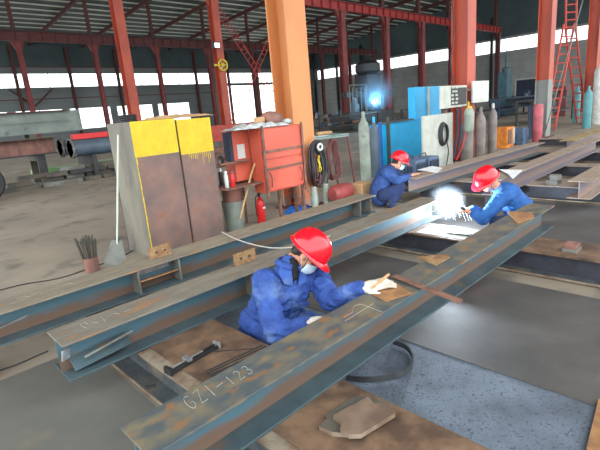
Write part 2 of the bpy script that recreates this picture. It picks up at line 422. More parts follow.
for k in range(1, 10):
    if r2n[k-1] is None: continue
    x = X0 + BAY*k
    column(r2n[k-1], x, 24.3, .5, .5, 8.98, M['colRed'] if k < 3 else M['dred'] if k < 9 else M['browncol'], 'columns of the second row', bracket=True, upper=roofz(24.3)-.45)
r3n = ['leftmost red column under the maroon girder', 'second red column from the left under the maroon girder', 'third red column from the left under the maroon girder',
       'red column of the far row just left of the floodlight column', 'dark red column behind the lattice cross brace', 'dark column half behind the big orange column, far row',
       'thin dark red column just right of the big orange column, far row', 'thin far column seen behind the first red column', 'last thin column of the far row']
for k in range(1, 10):
    column(r3n[k-1], X0+BAY*k, 43.1, .36, .36, 8.98, M['dred'] if k < 5 else M['browncol'], 'columns of the third row', bracket=True, upper=roofz(43.1)-.45)
for k in range(1, 9):
    x = X0+BAY*k-2.2
    t = tag(build('wall_column', hcol(x, YW-.35, .28, .4, 0, 11.7), M['browncol']), 'thin brown column against the back wall, %s from the left' % ['first', 'second', 'third', 'fourth', 'fifth', 'sixth', 'seventh', 'eighth'][k-1], 'column', 'columns against the back wall')
for k in range(7):
    y_ = 27.3 + 5.6*k if k else 27.3
    tag(build('wall_column', hcol(XE-.35, y_, .4, .3, 0, 11.7), M['dark']), 'thin dark post against the end wall, %s from its right' % ['first', 'second', 'third', 'fourth', 'fifth', 'sixth', 'seventh'][k], 'column', 'posts against the end wall')

# crane girders
def girder(label, y, x0, x1, z0, z1, m, rib=1.0):
    t = thing('crane_girder', label, 'girder', ((x0+x1)/2, y, z0))
    mb = MB(); mb.box((x0, y-.17, z0), (x1, y+.17, z0+.03)); build('bottom_flange', mb, m, t)
    mb = MB(); mb.box((x0, y-.2, z1-.03), (x1, y+.2, z1)); build('top_flange', mb, m, t)
    mb = MB(); mb.box((x0, y-.01, z0+.03), (x1, y+.01, z1-.03))
    x = x0+.3
    while x < x1:
        mb.box((x-.012, y-.15, z0+.03), (x+.012, y-.01, z1-.03)); x += rib
    build('web', mb, m, t)
    mb = MB(); mb.box((x0, y-.05, z1), (x1, y+.05, z1+.1)); build('rail', mb, M['dark'], t)
    return t
girder('crimson ribbed crane girder running right from the big orange column', 24.3, XL, 60.6, 8.98, 9.62, M['girder'])
girder('dull maroon crane girder across the left of the hall, behind the orange columns', 43.1, XL, 60.6, 8.98, 9.75, M['girderd'])
girder('dim pinkish crane girder high along the end wall above the windows', 5.45, 40, 64.9, 9.4, 9.9, M['girderd'])

# lattice cross brace between second row columns
def lattice(name, label, p, q, w, m, n, group, th=.05, wv=None):
    p = Vector(p); q = Vector(q); d = (q-p).normalized(); s = d.cross(Vector((0, 1, 0))).normalized()*w/2 if wv is None else Vector(wv)*w/2
    t = thing(name, label, 'brace' if name == 'lattice_brace' else 'ladder', p, group)
    for sg in (-1, 1):
        mb = MB(); mb.tube([p+s*sg, q+s*sg], th/2, 6); build('rail', mb, m, t)
    for k in range(n):
        c = p + (q-p)*(k+.5)/n; mb = MB(); mb.tube([c-s, c+s], th*.4, 6); build('rung', mb, m, t)
    return t
xa, xb = X0+BAY*2, X0+BAY*3
lattice('lattice_brace', 'red lattice brace slanting down to the right between far columns', (xa+.2, 24.3, 8.3), (xb-.2, 24.3, .6), .42, M['ladder'], 24, 'crossed lattice braces')
lattice('lattice_brace', 'red lattice brace slanting down to the left between far columns', (xb-.2, 24.5, 8.3), (xa+.2, 24.5, .6), .34, M['ladder'], 24, 'crossed lattice braces')
# V brace on back wall
x = X0+BAY*2
for sg, lb in ((-1, 'thin dark brace rising left from a V foot on the back wall'), (1, 'thin dark brace rising right from a V foot on the back wall')):
    mb = MB(); mb.tube([(16.6, YW-.3, 4.8), (16.6+sg*2.4, YW-.3, 6.9)], .09, 6); tag(build('wall_brace', mb, M['browncol']), lb, 'brace', 'V brace on the back wall')

# floodlight, fan on second-row column 2
p = at(216, 45, y=23.8); t = thing('floodlight', 'small lit floodlight high on the orange red column', 'lamp', p)
mb = MB(); mb.cb(p, (.42, .2, .36)); build('housing', mb, M['dark'], t)
mb = MB(); mb.cb(p+Vector((0, -.12, -.03)), (.34, .03, .26)); build('lens', mb, M['lampm'], t)
mb = MB(); mb.box(p+Vector((-.05, .1, -.05)), p+Vector((.05, .3, .05))); build('bracket', mb, M['dark'], t)
p = at(223, 65, y=23.9); t = thing('wall_fan', 'round yellow fan fixed to the orange red column below the floodlight', 'fan', p)
mb = MB(); mb.tube([p+Vector((.32*math.cos(a*PI/8), 0, .32*math.sin(a*PI/8))) for a in range(16)], .05, 6, closed=True)
for a in range(6): mb.tube([p, p+Vector((.3*math.cos(a*PI/3), 0, .3*math.sin(a*PI/3)))], .012, 5)
build('cage', mb, M['yelcab'], t)
mb = MB(); mb.cyl(p+Vector((0, -.05, 0)), p+Vector((0, .22, 0)), .09); build('motor', mb, M['yelcab'], t)
mb = MB()
for a in range(3): mb.cb(p+RY(a*2*PI/3) @ Vector((.15, .02, 0)), (.2, .015, .09), RY(a*2*PI/3) @ RX(.4))
build('blade', mb, M['offwhite'], t)
mb = MB(); mb.box(p+Vector((-.6, .05, -.05)), p+Vector((.0, .12, .05))); build('arm', mb, M['yelcab'], t)

# ================================================================ WORK BED
def sheet(name, label, x0, x1, y0, y1, z0, z1, m):
    mb = MB(); mb.box((x0, y0, z0), (x1, y1, z1)); return tag(build(name, mb, m), label, 'steel sheet')
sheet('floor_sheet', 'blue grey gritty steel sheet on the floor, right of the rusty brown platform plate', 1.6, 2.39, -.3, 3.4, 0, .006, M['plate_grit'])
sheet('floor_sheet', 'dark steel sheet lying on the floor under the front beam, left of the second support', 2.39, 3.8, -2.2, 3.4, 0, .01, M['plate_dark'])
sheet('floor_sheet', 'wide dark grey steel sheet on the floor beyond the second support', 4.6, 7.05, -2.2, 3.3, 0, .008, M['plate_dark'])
sheet('floor_sheet', 'smooth grey steel sheet on the floor at the bottom left of the photo', -1.2, .9, -.4, 3.42, 0, .006, M['sheetgrey'])
def support(label, x0, x1, y0, y1, ztop, mt, mw, lip=0):
    t = thing('support_beam', label, 'support', ((x0+x1)/2, (y0+y1)/2, 0), 'support beams lying across the floor')
    mb = MB(); mb.box((x0-lip, y0, 0.011), (x1, y1, .028)); build('bottom_flange', mb, M['gritdark'] if lip else mw, t)
    if lip: build('edge_lip', MB().box((x0-lip-.008, y0, 0.011), (x0-lip-.0005, y1, .03)), M['strip'], t)
    mb = MB(); mb.box((x0, y0, ztop-.018), (x1, y1, ztop)); build('top_flange', mb, mt, t)
    w = .06 if lip > .03 else .14
    mb = MB(); mb.box((x0+w, y0, .028), (x0+w+.012, y1, ztop-.018)); mb.box((x1-.1, y0, .028), (x1-.088, y1, ztop-.018)); build('web', mb, mw, t)
    return t
support('near cross support with a pale lip, under the rusty brown plate', .97, 1.5, .2, 3.5, .212, M['strip'], M['gritdark'], .045)
tag(build('cover_plate', MB().box((1.045, .35, .212), (1.535, 3.42, .22)), M['brown'], bevel=.003), 'large rusty brown plate lying on the nearest cross support', 'steel plate')
support('second cross support, under the far end of the front beam', 4.08, 4.53, -.8, 3.3, .22, M['brown'], M['support'], .04)
support('third cross support, just beyond the blue jacketed welder', 7.2, 7.55, -1.8, 3.9, .22, M['topfar'], M['support'], .04)
support('fourth cross support, dark, behind the third', 9.25, 9.6, -1.5, 4.4, .22, M['topfar'], M['support'], .04)
support('fifth cross support, further back under the middle beam', 11.3, 11.65, -1.5, 4.6, .22, M['topfar'], M['support'], .04)
support('sixth cross support, rearmost, under the tan beam', 14.4, 14.75, -1.5, 4.6, .22, M['topfar'], M['support'], .04)
sheet('packing_plate', 'steel plate coloured white for arc light, flat on the second support beside the arc', 4.12, 4.48, 1.75, 2.5, .22, .226, M['white'])  # white colour paints in the arc's light on this steel
sheet('packing_strip', 'small dark steel strip lying on the bright plate below the arc', 4.22, 4.28, 1.95, 2.2, .226, .24, M['dark'])

def beam(label, x0, x1, yc, w, z0, z1, tops, web, bot, stiff=(), rot=0, group='H beams laid out on the supports', tf=.014, tw=.011):
    loc = Vector(((x0+x1)/2, yc, z0))
    t = thing('steel_beam', label, 'beam', loc, group)
    mb = MB(); mb.box((x0, yc-w/2, z1-tf), (x1, yc+w/2, z1)); build('top_flange', mb, tops, t, bevel=.0025)
    mb = MB(); mb.box((x0, yc-tw/2, z0+tf), (x1, yc+tw/2, z1-tf)); build('web', mb, web, t)
    mb = MB(); mb.box((x0, yc-w/2, z0), (x1, yc+w/2, z0+tf)); build('bottom_flange', mb, bot, t, bevel=.0025)
    for (xs, sd) in stiff:
        mb = MB(); ya, yb = (yc-w/2+.012, yc-tw/2) if sd < 0 else (yc+tw/2, yc+w/2-.012)
        mb.box((xs-.006, ya, z0+tf), (xs+.006, yb, z1-tf)); build('stiffener', mb, M['scrap'], t)
    if rot: t.rotation_euler.z = rot
    return t
Z0, Z1 = .22, .452
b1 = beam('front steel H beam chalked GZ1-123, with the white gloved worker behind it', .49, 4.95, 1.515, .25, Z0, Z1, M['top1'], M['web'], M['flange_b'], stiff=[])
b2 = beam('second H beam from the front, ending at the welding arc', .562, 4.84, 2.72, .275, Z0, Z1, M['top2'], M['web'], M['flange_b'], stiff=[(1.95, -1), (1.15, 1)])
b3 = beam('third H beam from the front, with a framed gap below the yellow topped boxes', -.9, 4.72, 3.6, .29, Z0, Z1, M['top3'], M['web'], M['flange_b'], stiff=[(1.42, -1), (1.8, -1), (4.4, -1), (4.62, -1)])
for lb, x, y0_, y1_ in (('timber block under the near end of the third beam', .2, 3.46, 3.74), ('timber block under the middle of the third beam', 2.6, 3.46, 3.74), ('timber block under the far end of the third beam', 4.55, 3.46, 3.74)):
    tag(build('packing_block', MB().box((x, y0_, 0), (x+.12, y1_, .22)), M['wood'], bevel=.005), lb, 'block', 'packing blocks under the third beam')
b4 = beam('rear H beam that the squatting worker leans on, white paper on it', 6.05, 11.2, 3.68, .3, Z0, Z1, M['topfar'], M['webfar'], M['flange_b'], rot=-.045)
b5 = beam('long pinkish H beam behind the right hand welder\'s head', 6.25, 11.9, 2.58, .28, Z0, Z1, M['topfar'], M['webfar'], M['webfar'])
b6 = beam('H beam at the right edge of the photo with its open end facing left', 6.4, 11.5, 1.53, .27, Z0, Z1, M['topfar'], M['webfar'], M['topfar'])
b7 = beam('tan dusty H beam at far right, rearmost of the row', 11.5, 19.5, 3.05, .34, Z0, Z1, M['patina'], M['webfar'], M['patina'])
# blocks under b4
tag(build('packing_block', MB().box((6.5, 3.55, 0), (6.62, 3.85, .22)), M['dark'], bevel=.005), 'dark packing block under the end of the rear beam', 'block')
tag(build('packing_block', MB().box((6.32, 2.47, 0), (6.44, 2.7, .22)), M['dark'], bevel=.005), 'dark packing block under the near end of the pinkish beam', 'block')

def part_box(name, par, c, size, m, R=None, bevel=.0015, label=None):
    return build(name, MB().cb(c, size, R), m, par, bevel=bevel, label=label)
# lug plates standing on beams 3 and 2
def lug(par, px0, py0, px1, z, h, y):
    a = at(px0, py0, y=y); b = at(px1, py0, y=y)
    mb = MB(); mb.box((a.x, y-.006, z), (b.x, y+.006, z+h)); o = build('lug_plate', mb, M['rustlug'], par, bevel=.0015, label='rusty tan lug plate with two holes')
    w = b.x-a.x; mb = MB()
    for f in (.32, .7): mb.cyl((a.x+w*f, y-.008, z+h*.5), (a.x+w*f, y-.0065, z+h*.5), .011, n=12)
    build('bolt_hole', mb, M['dark'], o)
lug(b3, 149, 255, 172, Z1, .105, 3.62)
lug(b2, 234, 262, 256, Z1, .1, 2.80)
# framed gap detail: cleat plate inside beam 3
part_box('cleat_plate', b3, ((1.42+1.8)/2, 3.535, Z0+.1), (.36, .1, .012), M['rustor'], RX(-.25))
part_box('scale_patch', b3, ((1.42+1.8)/2, 3.592, Z0+.165), (.3, .004, .06), M['silver'])
# end fittings on beam 2: bent silver tag + angle plate
part_box('end_tab', b2, (.59, 2.66, Z0+.14), (.055, .014, .07), M['silver'], RZ(.5) @ RX(.3), label='shiny crumpled metal tab on the beam end')
part_box('end_cleat', b2, (.78, 2.655, Z0+.075), (.34, .1, .008), M['flange_b'], RX(.5) @ RY(-.12))
part_box('end_bar', b2, (.82, 2.615, Z0+.12), (.3, .012, .012), M['scrap'], RY(-.14))
part_box('end_bar', b3, (.45, 3.5, Z0+.12), (.3, .01, .01), M['scrap'], RY(-.14))
# chalk writing
def strokes(par, lines, m, r=.0011):
    mb = MB()
    for l in lines:
        if len(l) > 1: mb.tube(l, r, 5)
    return build('chalk_marking', mb, m, par)
def arc(cx, cy, rx, ry, a0, a1, n=10): return [(cx+rx*math.cos(math.radians(a0+(a1-a0)*k/n)), cy+ry*math.sin(math.radians(a0+(a1-a0)*k/n))) for k in range(n+1)]
GL = {'G': [arc(.5, .5, .42, .5, 50, 330, 12)+[(.85, .45), (.5, .42)]],
      'Z': [[(.05, .95), (.85, 1), (.1, .02), (.95, .05)]],
      '1': [[(.5, 0), (.5, 1)]],
      '-': [[(.05, .45), (.95, .5)]],
      '2': [arc(.45, .75, .35, .25, 160, -30, 8)+[(.1, 0), (.9, .04)]],
      '3': [arc(.42, .75, .33, .24, 150, -80, 8)+arc(.42, .27, .38, .27, 80, -150, 8)]}
def write(par, txt, p0, p1, h, zt, sl=.15):
    """p0->p1 baseline on a level surface; h letter height"""
    p0 = Vector((p0[0], p0[1], zt)); p1 = Vector((p1[0], p1[1], zt)); d = (p1-p0); w = d.length/len(txt); d.normalize(); u = Vector((-d.y, d.x, 0))
    L_ = []
    for i, ch in enumerate(txt):
        hh = h*(.75 if i > 3 else 1)
        for st in GL[ch]:
            L_.append([p0 + d*(w*(i+.1) + x*w*.74 + y*hh*sl) + u*y*hh for x, y in st])
    return strokes(par, L_, M['chalk'])
a = at(190, 411, z=Z1); b = at(250, 385, z=Z1)
write(b1, 'GZ1-123', (a.x, a.y-.0), (b.x+.09, a.y+.012), .1, Z1+.001)
def chalkpx(par, polys, zt): strokes(par, [[at(x, y, z=zt) for x, y in pl] for pl in polys], M['chalk'])
chalkpx(b1, [[(344, 317), (352, 313), (354, 306), (361, 304), (382, 312)], [(345, 321), (374, 303)]], Z1+.001)
chalkpx(b2, [[(88, 324), (84, 322), (80, 325), (86, 328)], [(92, 322), (98, 323)], [(101, 316), (106, 322)], [(108, 317), (114, 313), (120, 314)], [(124, 312), (131, 309)]], Z1+.001)
chalkpx(b3, [[(16, 299), (24, 296), (30, 297)], [(32, 295), (39, 292)], [(40, 290), (42, 295)], [(56, 284), (58, 289)], [(62, 286), (68, 283), (76, 284)]], Z1+.001)

# loose plates on beam 1
def px_plate(name, label, pts, z, th, m, cat='steel plate'):
    mb = MB(); mb.prism([at(x, y, z=z) for x, y in pts], (0, 0, th)); return tag(build(name, mb, m, bevel=.0015), label, cat)
px_plate('packing_plate', 'orange rusted square plate on the front beam beside the white glove', [(370, 294), (397, 284), (412, 294), (386, 302)], Z1+.001, .006, M['rustor'])
px_plate('packing_plate', 'grey brown plate lying across the front beam at its middle', [(417, 258), (446, 255), (450, 258), (436, 266)], Z1+.001, .01, M['rustlug'])
px_plate('packing_plate', 'rust brown plate on the front beam near its far end, by the welder', [(507, 212), (532, 213), (534, 218), (517, 224)], Z1+.001, .008, M['rustor'])
px_plate('flat_bar', 'thin brown flat bar lying across the front beam beside the rusted square plate', [(391, 277), (396, 275), (463, 300), (459, 304)], Z1+.012, .005, M['rustbar'], 'bar')
px_plate('floor_plate', 'rusty orange plate cut by the bottom right corner of the photo', [(598, 402), (586, 452), (600, 470), (680, 470), (660, 402)], .012, .02, M['rustor'])
# small blocks on second support and third
t = tag(build('packing_block', MB().box((4.18, .98, .22), (4.33, 1.1, .25)), M['scrap'], bevel=.003), 'pale steel block at the bottom of the small pair on the second support', 'block', 'small blocks on the second support')
t = tag(build('packing_block', MB().box((4.19, .99, .25), (4.32, 1.09, .285)), M['drum'], bevel=.003), 'rusty block at the top of the small pair on the second support', 'block', 'small blocks on the second support')
p = at(549, 180, z=.22)
tag(build('packing_block', MB().cb((7.36, 2.1, .255), (.2, .16, .07)), M['scrap'], bevel=.004), 'grey steel block on the third support, lower of two', 'block', 'blocks on the third support')
tag(build('packing_block', MB().cb((7.36, 2.08, .325), (.17, .16, .07), RZ(.3)), M['scrap'], bevel=.004), 'grey steel block on the third support, upper of two', 'block', 'blocks on the third support')
M['clip'] = mat('grey brown scale plate', (124, 104, 88), (98, 80, 68), scale=6, rough=.6)
# octagonal plates
def octo(label, pts, z, m, th):
    mb = MB(); mb.prism([at(x, y, z=z+th) for x, y in pts], (0, 0, -th)); o = tag(build('clipped_plate', mb, m), label, 'steel plate', 'clipped corner plates on the brown plate')
    o.data.materials.append(M['strip'])
    for f in o.data.polygons: f.material_index = 0 if abs(f.normal.z) > .7 else 1
    return o
octo('lower dark clipped corner plate, sticking out at the left under the pale edged one', [(319, 426), (327, 418), (326, 414), (353, 397), (368, 396), (392, 404), (355, 434), (332, 432)], .2205, M['scrapd'], .022)
octo('upper clipped corner plate with pale edges on the rusty brown plate', [(333, 415), (368, 396.5), (374, 403), (387, 403.5), (395, 409), (395, 413), (361, 434), (349, 434.5), (340, 428), (342, 422)], .243, M['clip'], .022)
mb = MB(); mb.tube([at(x, y, z=.2665) for x, y in ((353, 431), (356, 426), (360, 430), (364, 424), (368, 428), (372, 421))], .0015, 4)
# curved band on the floor
pts = [at(x, y, z=.012) for x, y in ((346, 380), (362, 382), (380, 381), (397, 378), (408, 372), (413, 364), (411, 355), (404, 348), (393, 344))]
def smoothpath(pts, n=6):
    pts = [Vector(p) for p in pts]; out = []
    P_ = [pts[0]*2-pts[1]] + pts + [pts[-1]*2-pts[-2]]
    for i in range(1, len(P_)-2):
        p0, p1, p2, p3 = P_[i-1:i+3]
        for k in range(n):
            t = k/n; out.append(.5*((2*p1)+(p2-p0)*t+(2*p0-5*p1+4*p2-p3)*t*t+(3*p1-p0-3*p2+p3)*t**3))
    out.append(pts[-1]); return out
mb = MB(); mb.strip(smoothpath(pts), (0, 0, .035), .004); tag(build('steel_band', mb, M['hose_g'], smooth='auto'), 'bent dark band lying on its edge in a hook on the blue grey sheet', 'band')
# rods on brown plate
for i, (a_, b_) in enumerate((((206, 371), (262, 345)), ((207, 373), (266, 346)), ((209, 375), (268, 349)), ((211, 376), (272, 350)), ((204, 352), (258, 348)))):
    mb = MB(); mb.tube([at(*a_, z=.226), at(*b_, z=.226)], .004 if i < 4 else .003, 6)
    tag(build('steel_rod', mb, M['dark']), ['dark steel rod, uppermost of the bundle on the brown plate', 'dark steel rod, second from the top of the bundle on the brown plate', 'dark steel rod, third from the top of the bundle on the brown plate', 'dark steel rod, lowest of the bundle on the brown plate', 'thin wire lying apart above the rod bundle, toward the worker'][i], 'rod', 'rods on the brown plate')
# clamp tool
a = at(169, 373, z=.228); b = at(217, 346, z=.228); d = (b-a).normalized(); u = Vector((-d.y, d.x, 0))
t = thing('bar_clamp', 'black bar clamp with bright screw lying on the rusty brown plate', 'clamp', a)
def slab(par, name, p, q, w, z0, z1, m):
    dd = (q-p).normalized(); uu = Vector((-dd.y, dd.x, 0))*w/2
    mb = MB(); P = [p-uu, q-uu, q+uu, p+uu]; mb.prism([(v.x, v.y, z0) for v in P], (0, 0, z1-z0)); return build(name, mb, m, par, bevel=.001)
slab(t, 'bar', a-u*.016, b-u*.016, .012, .2205, .243, M['black'])
slab(t, 'bar', a+u*.016, b+u*.016, .012, .2205, .243, M['black'])
mb = MB(); mb.cyl(a+d*.02+Vector((0, 0, .02)), a+d*.24+Vector((0, 0, .02)), .007, n=10); build('screw', mb, M['scrap'], t)
slab(t, 'jaw', a-u*.035, a+u*.035, .02, .2205, .262, M['black']); slab(t, 'jaw', b-u*.03, b+u*.03, .016, .2205, .258, M['silver'])
slab(t, 'slide_block', a+d*.13-u*.03, a+d*.13+u*.03, .03, .2435, .262, M['silver'])
# small dark tool in the gap
p = at(150, 388, z=.028); tag(build('steel_offcut', MB().cb(p+Vector((0, 0, .008)), (.06, .02, .016), RZ(-.6)), M['dark'], bevel=.003), 'tiny dark offcut lying on the gritty lower lip', 'offcut')
# ground rods/cables at left
mb = MB(); mb.tube(smoothpath([at(x, y, z=.006) for x, y in ((0, 290), (25, 284), (60, 278), (90, 268), (120, 257), (135, 249))]), .007, 6)
tag(build('ground_cable', mb, M['black']), 'dark cable running along the floor behind the third beam to the boxes', 'cable')
mb = MB(); mb.tube(smoothpath([at(x, y, z=.01) for x, y in ((-6, 372), (18, 364), (36, 356), (48, 351))]), .006, 6)
tag(build('ground_rod', mb, M['dark']), 'thin dark rod on the floor pointing at the end of the second beam', 'rod')
mb = MB(); mb.tube(smoothpath([at(222, 232, z=.46), at(236, 239, z=.47), at(255, 245, z=.47), at(275, 248, z=.46), at(300, 246, z=.47), at(330, 236, z=.46)]), .006, 6)
tag(build('welding_cable', mb, M['cable_g']), 'pale grey cable sagging across the third and second beams behind the worker', 'cable')

# ================================================================ MID GROUND LEFT
# pot of electrodes
p = at(93, 271, z=0); t = thing('electrode_pot', 'rusty steel pot holding welding rods on the floor behind the third beam', 'pot', p)
mb = MB(); mb.lathe(p, [(.075, 0), (.08, .005), (.082, .17), (.074, .17), (.07, .02)], 20); build('pot', mb, M['drum'], t, smooth='auto')
k = 0
for i in range(24):
    a = i*2.4; r0 = .012+.05*((i*7) % 8)/8; q = p+Vector((math.cos(a)*r0, math.sin(a)*r0, .03)); e = p+Vector((math.cos(a)*(r0*2.1)-.0, math.sin(a)*(r0*2.1), .40+.02*math.sin(i*3)))
    mb = MB(); mb.cyl(q, e, .0105, n=6); tag(build('welding_rod', mb, M['scrapd']), 'dark grey welding rod standing in the rusty pot', 'rod', 'welding rods in the pot')
# shovel
pt = at(118, 135, y=5.0); pb = at(116, 244, z=.22); 
pbt = at(117, 246, y=4.75)
t = thing('shovel', 'shovel with a long white handle leaning on the left box', 'shovel', (pbt.x, pbt.y, 0))
mb = MB(); mb.tube([pbt, pt], .0105, 8); build('handle', mb, M['cable_p'], t)
q0 = at(106, 265, y=4.55); 
P_ = [at(112, 240, y=4.78), at(122, 241, y=4.78), at(126, 258, y=4.62), at(118, 266, y=4.55), at(104, 266, y=4.55), at(106, 254, y=4.65)]
mb = MB(); mb.prism(P_, (0, .006, .004)); build('blade', mb, M['scrap'], t)
mb = MB(); mb.tube([at(117, 249, y=4.77), at(117.5, 236, y=4.79)], .02, 8); build('socket', mb, M['dark'], t)
# yellow topped box sections
def steelbox(label, x0, x1, y0, y1, h, mside, yz, cap=None):
    t = thing('steel_box_section', label, 'box section', ((x0+x1)/2, (y0+y1)/2, 0), 'yellow topped box sections')
    mb = MB(); mb.box((x0, y0, 0), (x1, y0+.012, yz)); build('front_plate', mb, M['boxrust'], t)
    mb = MB(); mb.box((x0, y0, yz), (x1, y0+.012, h)); mb2 = mb
    for k in range(int((x1-x0)/.035)):
        mb.box((x0+.012+k*.035, y0-.003, yz+.02), (x0+.022+k*.035, y0, h-.02))
    build('yellow_band', mb, M['yellow'], t)
    mb = MB(); mb.box((x0, y0+.012, 0), (x0+.012, y1, h)); build('side_plate', mb, mside, t)
    mb = MB(); mb.box((x1-.012, y0+.012, 0), (x1, y1, h)); build('side_plate', mb, M['boxrust'], t)
    mb = MB(); mb.box((x0, y1-.012, 0), (x1, y1, h)); build('back_plate', mb, M['boxrust'], t)
    mb = MB(); mb.box((x0+.012, y0+.012, h-.03), (x1-.012, y1-.012, h-.018)); build('top_plate', mb, M['boxgrey'], t)
    return t
bL = steelbox('left standing box section, yellow paint band at the top and grey side', 2.3, 2.87, 5.08, 5.75, 1.645, M['boxgrey'], 1.235)
bR = steelbox('right standing box section, yellow band with paint drips, cardboard on top', 2.885, 3.37, 5.06, 5.6, 1.625, M['boxrust'], 1.195)
# yellow drips and edge
mb = MB(); random.seed(3)
for k in range(12):
    x = 2.99+.028*k; l = random.uniform(.03, .13)*(1.2 if k > 6 else .8); mb.box((x, 5.056, 1.195-l), (x+.007, 5.06, 1.195))
build('paint_drips', mb, M['yellow'], bR)
mb = MB()
z = 0.1
while z < 1.23:
    mb.box((2.3, 5.076, z), (2.3+.008+.008*random.random(), 5.08, z+.07)); z += .075
build('paint_edge', mb, M['yellow'], bL)
def crumple(name, pts, z0, h, m, label, cat, amp=.03, n=14, par=None):
    """draped sheet over a quad"""
    bm = bmesh.new(); A, B, C_, D = [Vector(p) for p in pts]; g = []
    for i in range(n+1):
        r = []
        for j in range(n+1):
            u, v = i/n, j/n; p = A*(1-u)*(1-v)+B*u*(1-v)+C_*u*v+D*(1-u)*v
            e = min(u, v, 1-u, 1-v)
            zz_ = h*(min(1, e*6)) + amp*noise.noise(Vector((p.x*9, p.y*9, z0*3)))*(1 if e > 0 else .2)
            r.append(bm.verts.new((p.x, p.y, z0+max(0.002, zz_))))
        g.append(r)
    for i in range(n):
        for j in range(n): bm.faces.new((g[i][j], g[i+1][j], g[i+1][j+1], g[i][j+1]))
    ge = bmesh.ops.extrude_face_region(bm, geom=bm.faces[:]); vs = [v for v in ge['geom'] if isinstance(v, bmesh.types.BMVert)]
    for v in vs: v.co.z -= .003
    mb = MB(); mb.bm.free(); mb.bm = bm
    o = build(name, mb, m, par, smooth=True)
    if label: tag(o, label, cat)
    return o
crumple('cardboard_sheet', [(2.55, 5.15, 0), (3.45, 5.04, 0), (3.42, 5.55, 0), (2.65, 5.6, 0)], 1.65, .03, M['card'], 'buckled brown cardboard sheet lying on top of the right box section', 'cardboard', .045)
p = Vector((2.42, 5.4, 1.62)); mb = MB()
for k in range(5): mb.tube([p+Vector(((.1+.008*(k % 2))*math.cos(a*PI/8), (.1+.006*k)*math.sin(a*PI/8), .015+.022*k)) for a in range(16)], .011, 6, closed=True)
tag(build('cable_coil', mb, M['black'], smooth=True), 'small black cable coil on top of the left box section', 'cable')
mb = MB(); mb.cb((3.42, 5.35, 1.5), (.06, .14, .22)); tag(build('blue_rag', mb, M['blued'], bevel=.02), 'blue rag hanging at the right box section\'s upper corner', 'rag')

# bench shelf with bottles, drum, bucket
zb = 1.0*.0
p = at(236, 229, z=0)
t = tag(build('paint_bucket', MB().lathe((p.x, p.y, 0), [(.125, 0), (.13, .01), (.165, .42), (.17, .43), (.155, .43), (.12, .02)], 24), M['bucket'], smooth='auto'), 'tall grey green bucket on the floor right of the box sections', 'bucket')
tag(build('rusty_drum', MB().lathe((p.x, p.y, 0), [(.11, .03), (.115, .032), (.14, .42), (.15, .6), (.158, .61), (.15, .64), (.01, .645)] , 24), M['drum'], smooth='auto'), 'rusty brown drum standing in the grey green bucket', 'drum')
t = thing('work_shelf', 'thin brown steel shelf top above the bucket and drum', 'shelf', (p.x, p.y, .65))
zs = .655
ta = at(217, 188, z=zs)
mb = MB(); mb.box((3.38, 4.9, zs), (4.3, 5.42, zs+.015)); build('shelf_top', mb, M['rustbar'], t)
mb = MB()
mb.tube([at(215, 168, y=5.55), at(248, 160, y=5.55)], .012, 6); mb.tube([at(215, 168, y=5.55), at(217, 187, y=5.45)], .012, 6)
build('shelf_rail', mb, M['rustbar'], t)
def flask(px, pyb, pyt, w, body, capm, label):
    q = at(px, pyb, z=zs+.015); d_ = (q-CAM).dot(RM @ Vector((0, 0, -1))); h = (pyb-pyt)*d_/F; r = w*d_/F/2
    t = thing('flask', label, 'flask', (q.x, q.y, zs+.015), 'flasks on the shelf'); z = zs+.015
    build('body', MB().lathe((q.x, q.y, z), [(r*.9, 0), (r, .005), (r, h*.72), (r*.75, h*.8)], 16), body, t, smooth='auto')
    build('cap', MB().lathe((q.x, q.y, z+h*.8), [(r*.8, 0), (r*.8, h*.18), (r*.7, h*.2)], 16), capm, t, smooth='auto')
flask(222, 186, 168, 4.5, M['black'], M['silver'], 'black flask, leftmost on the shelf')
flask(227.3, 188, 171, 4, M['white'], M['silver'], 'white flask in the middle of the shelf')
flask(233.5, 187, 171, 4.5, M['red'], M['redtank'], 'red flask, rightmost on the shelf')
mb = MB()
for k in range(4):
    mb.tube(smoothpath([at(241+k*.8, 176+k, y=5.3), at(241+k*1.2, 168, y=5.3), at(244+k*.8, 160-k*.3, y=5.3), at(247+k*.6, 168, y=5.3), at(247.5+k*.5, 182-k, y=5.3)]), .012, 6)
tag(build('hose_loop', mb, M['cable_p'], smooth=True), 'pale green grey hose looped over the rail right of the flasks', 'hose')
# fire extinguisher
p = at(262, 223, z=0); t = thing('fire_extinguisher', 'small red fire extinguisher on the floor under the salmon cabinet', 'fire extinguisher', p)
build('cylinder', MB().lathe(p, [(.055, 0), (.062, .01), (.064, .3), (.05, .36), (.022, .39), (.022, .41)], 20), M['red'], t, smooth='auto')
mb = MB(); mb.cyl(p+Vector((0, 0, .41)), p+Vector((0, 0, .44)), .016); mb.cb(p+Vector((.02, 0, .455)), (.1, .02, .014), RY(-.2)); mb.cb(p+Vector((.02, 0, .48)), (.09, .018, .01), RY(-.5)); build('valve', mb, M['black'], t)
mb = MB(); mb.tube(smoothpath([p+Vector((-.015, 0, .43)), p+Vector((-.07, 0, .41)), p+Vector((-.085, 0, .25)), p+Vector((-.08, 0, .12))]), .008, 6); build('hose', mb, M['black'], t)
mb = MB(); mb.lathe(p, [(.0645, .16), (.0655, .16), (.0655, .26), (.0645, .26)], 20); build('label', mb, M['red'], t)
mb = MB(); mb.cb(p+Vector((.02, -.062, .24)), (.05, .012, .025)); build('sticker', mb, M['white'], t)
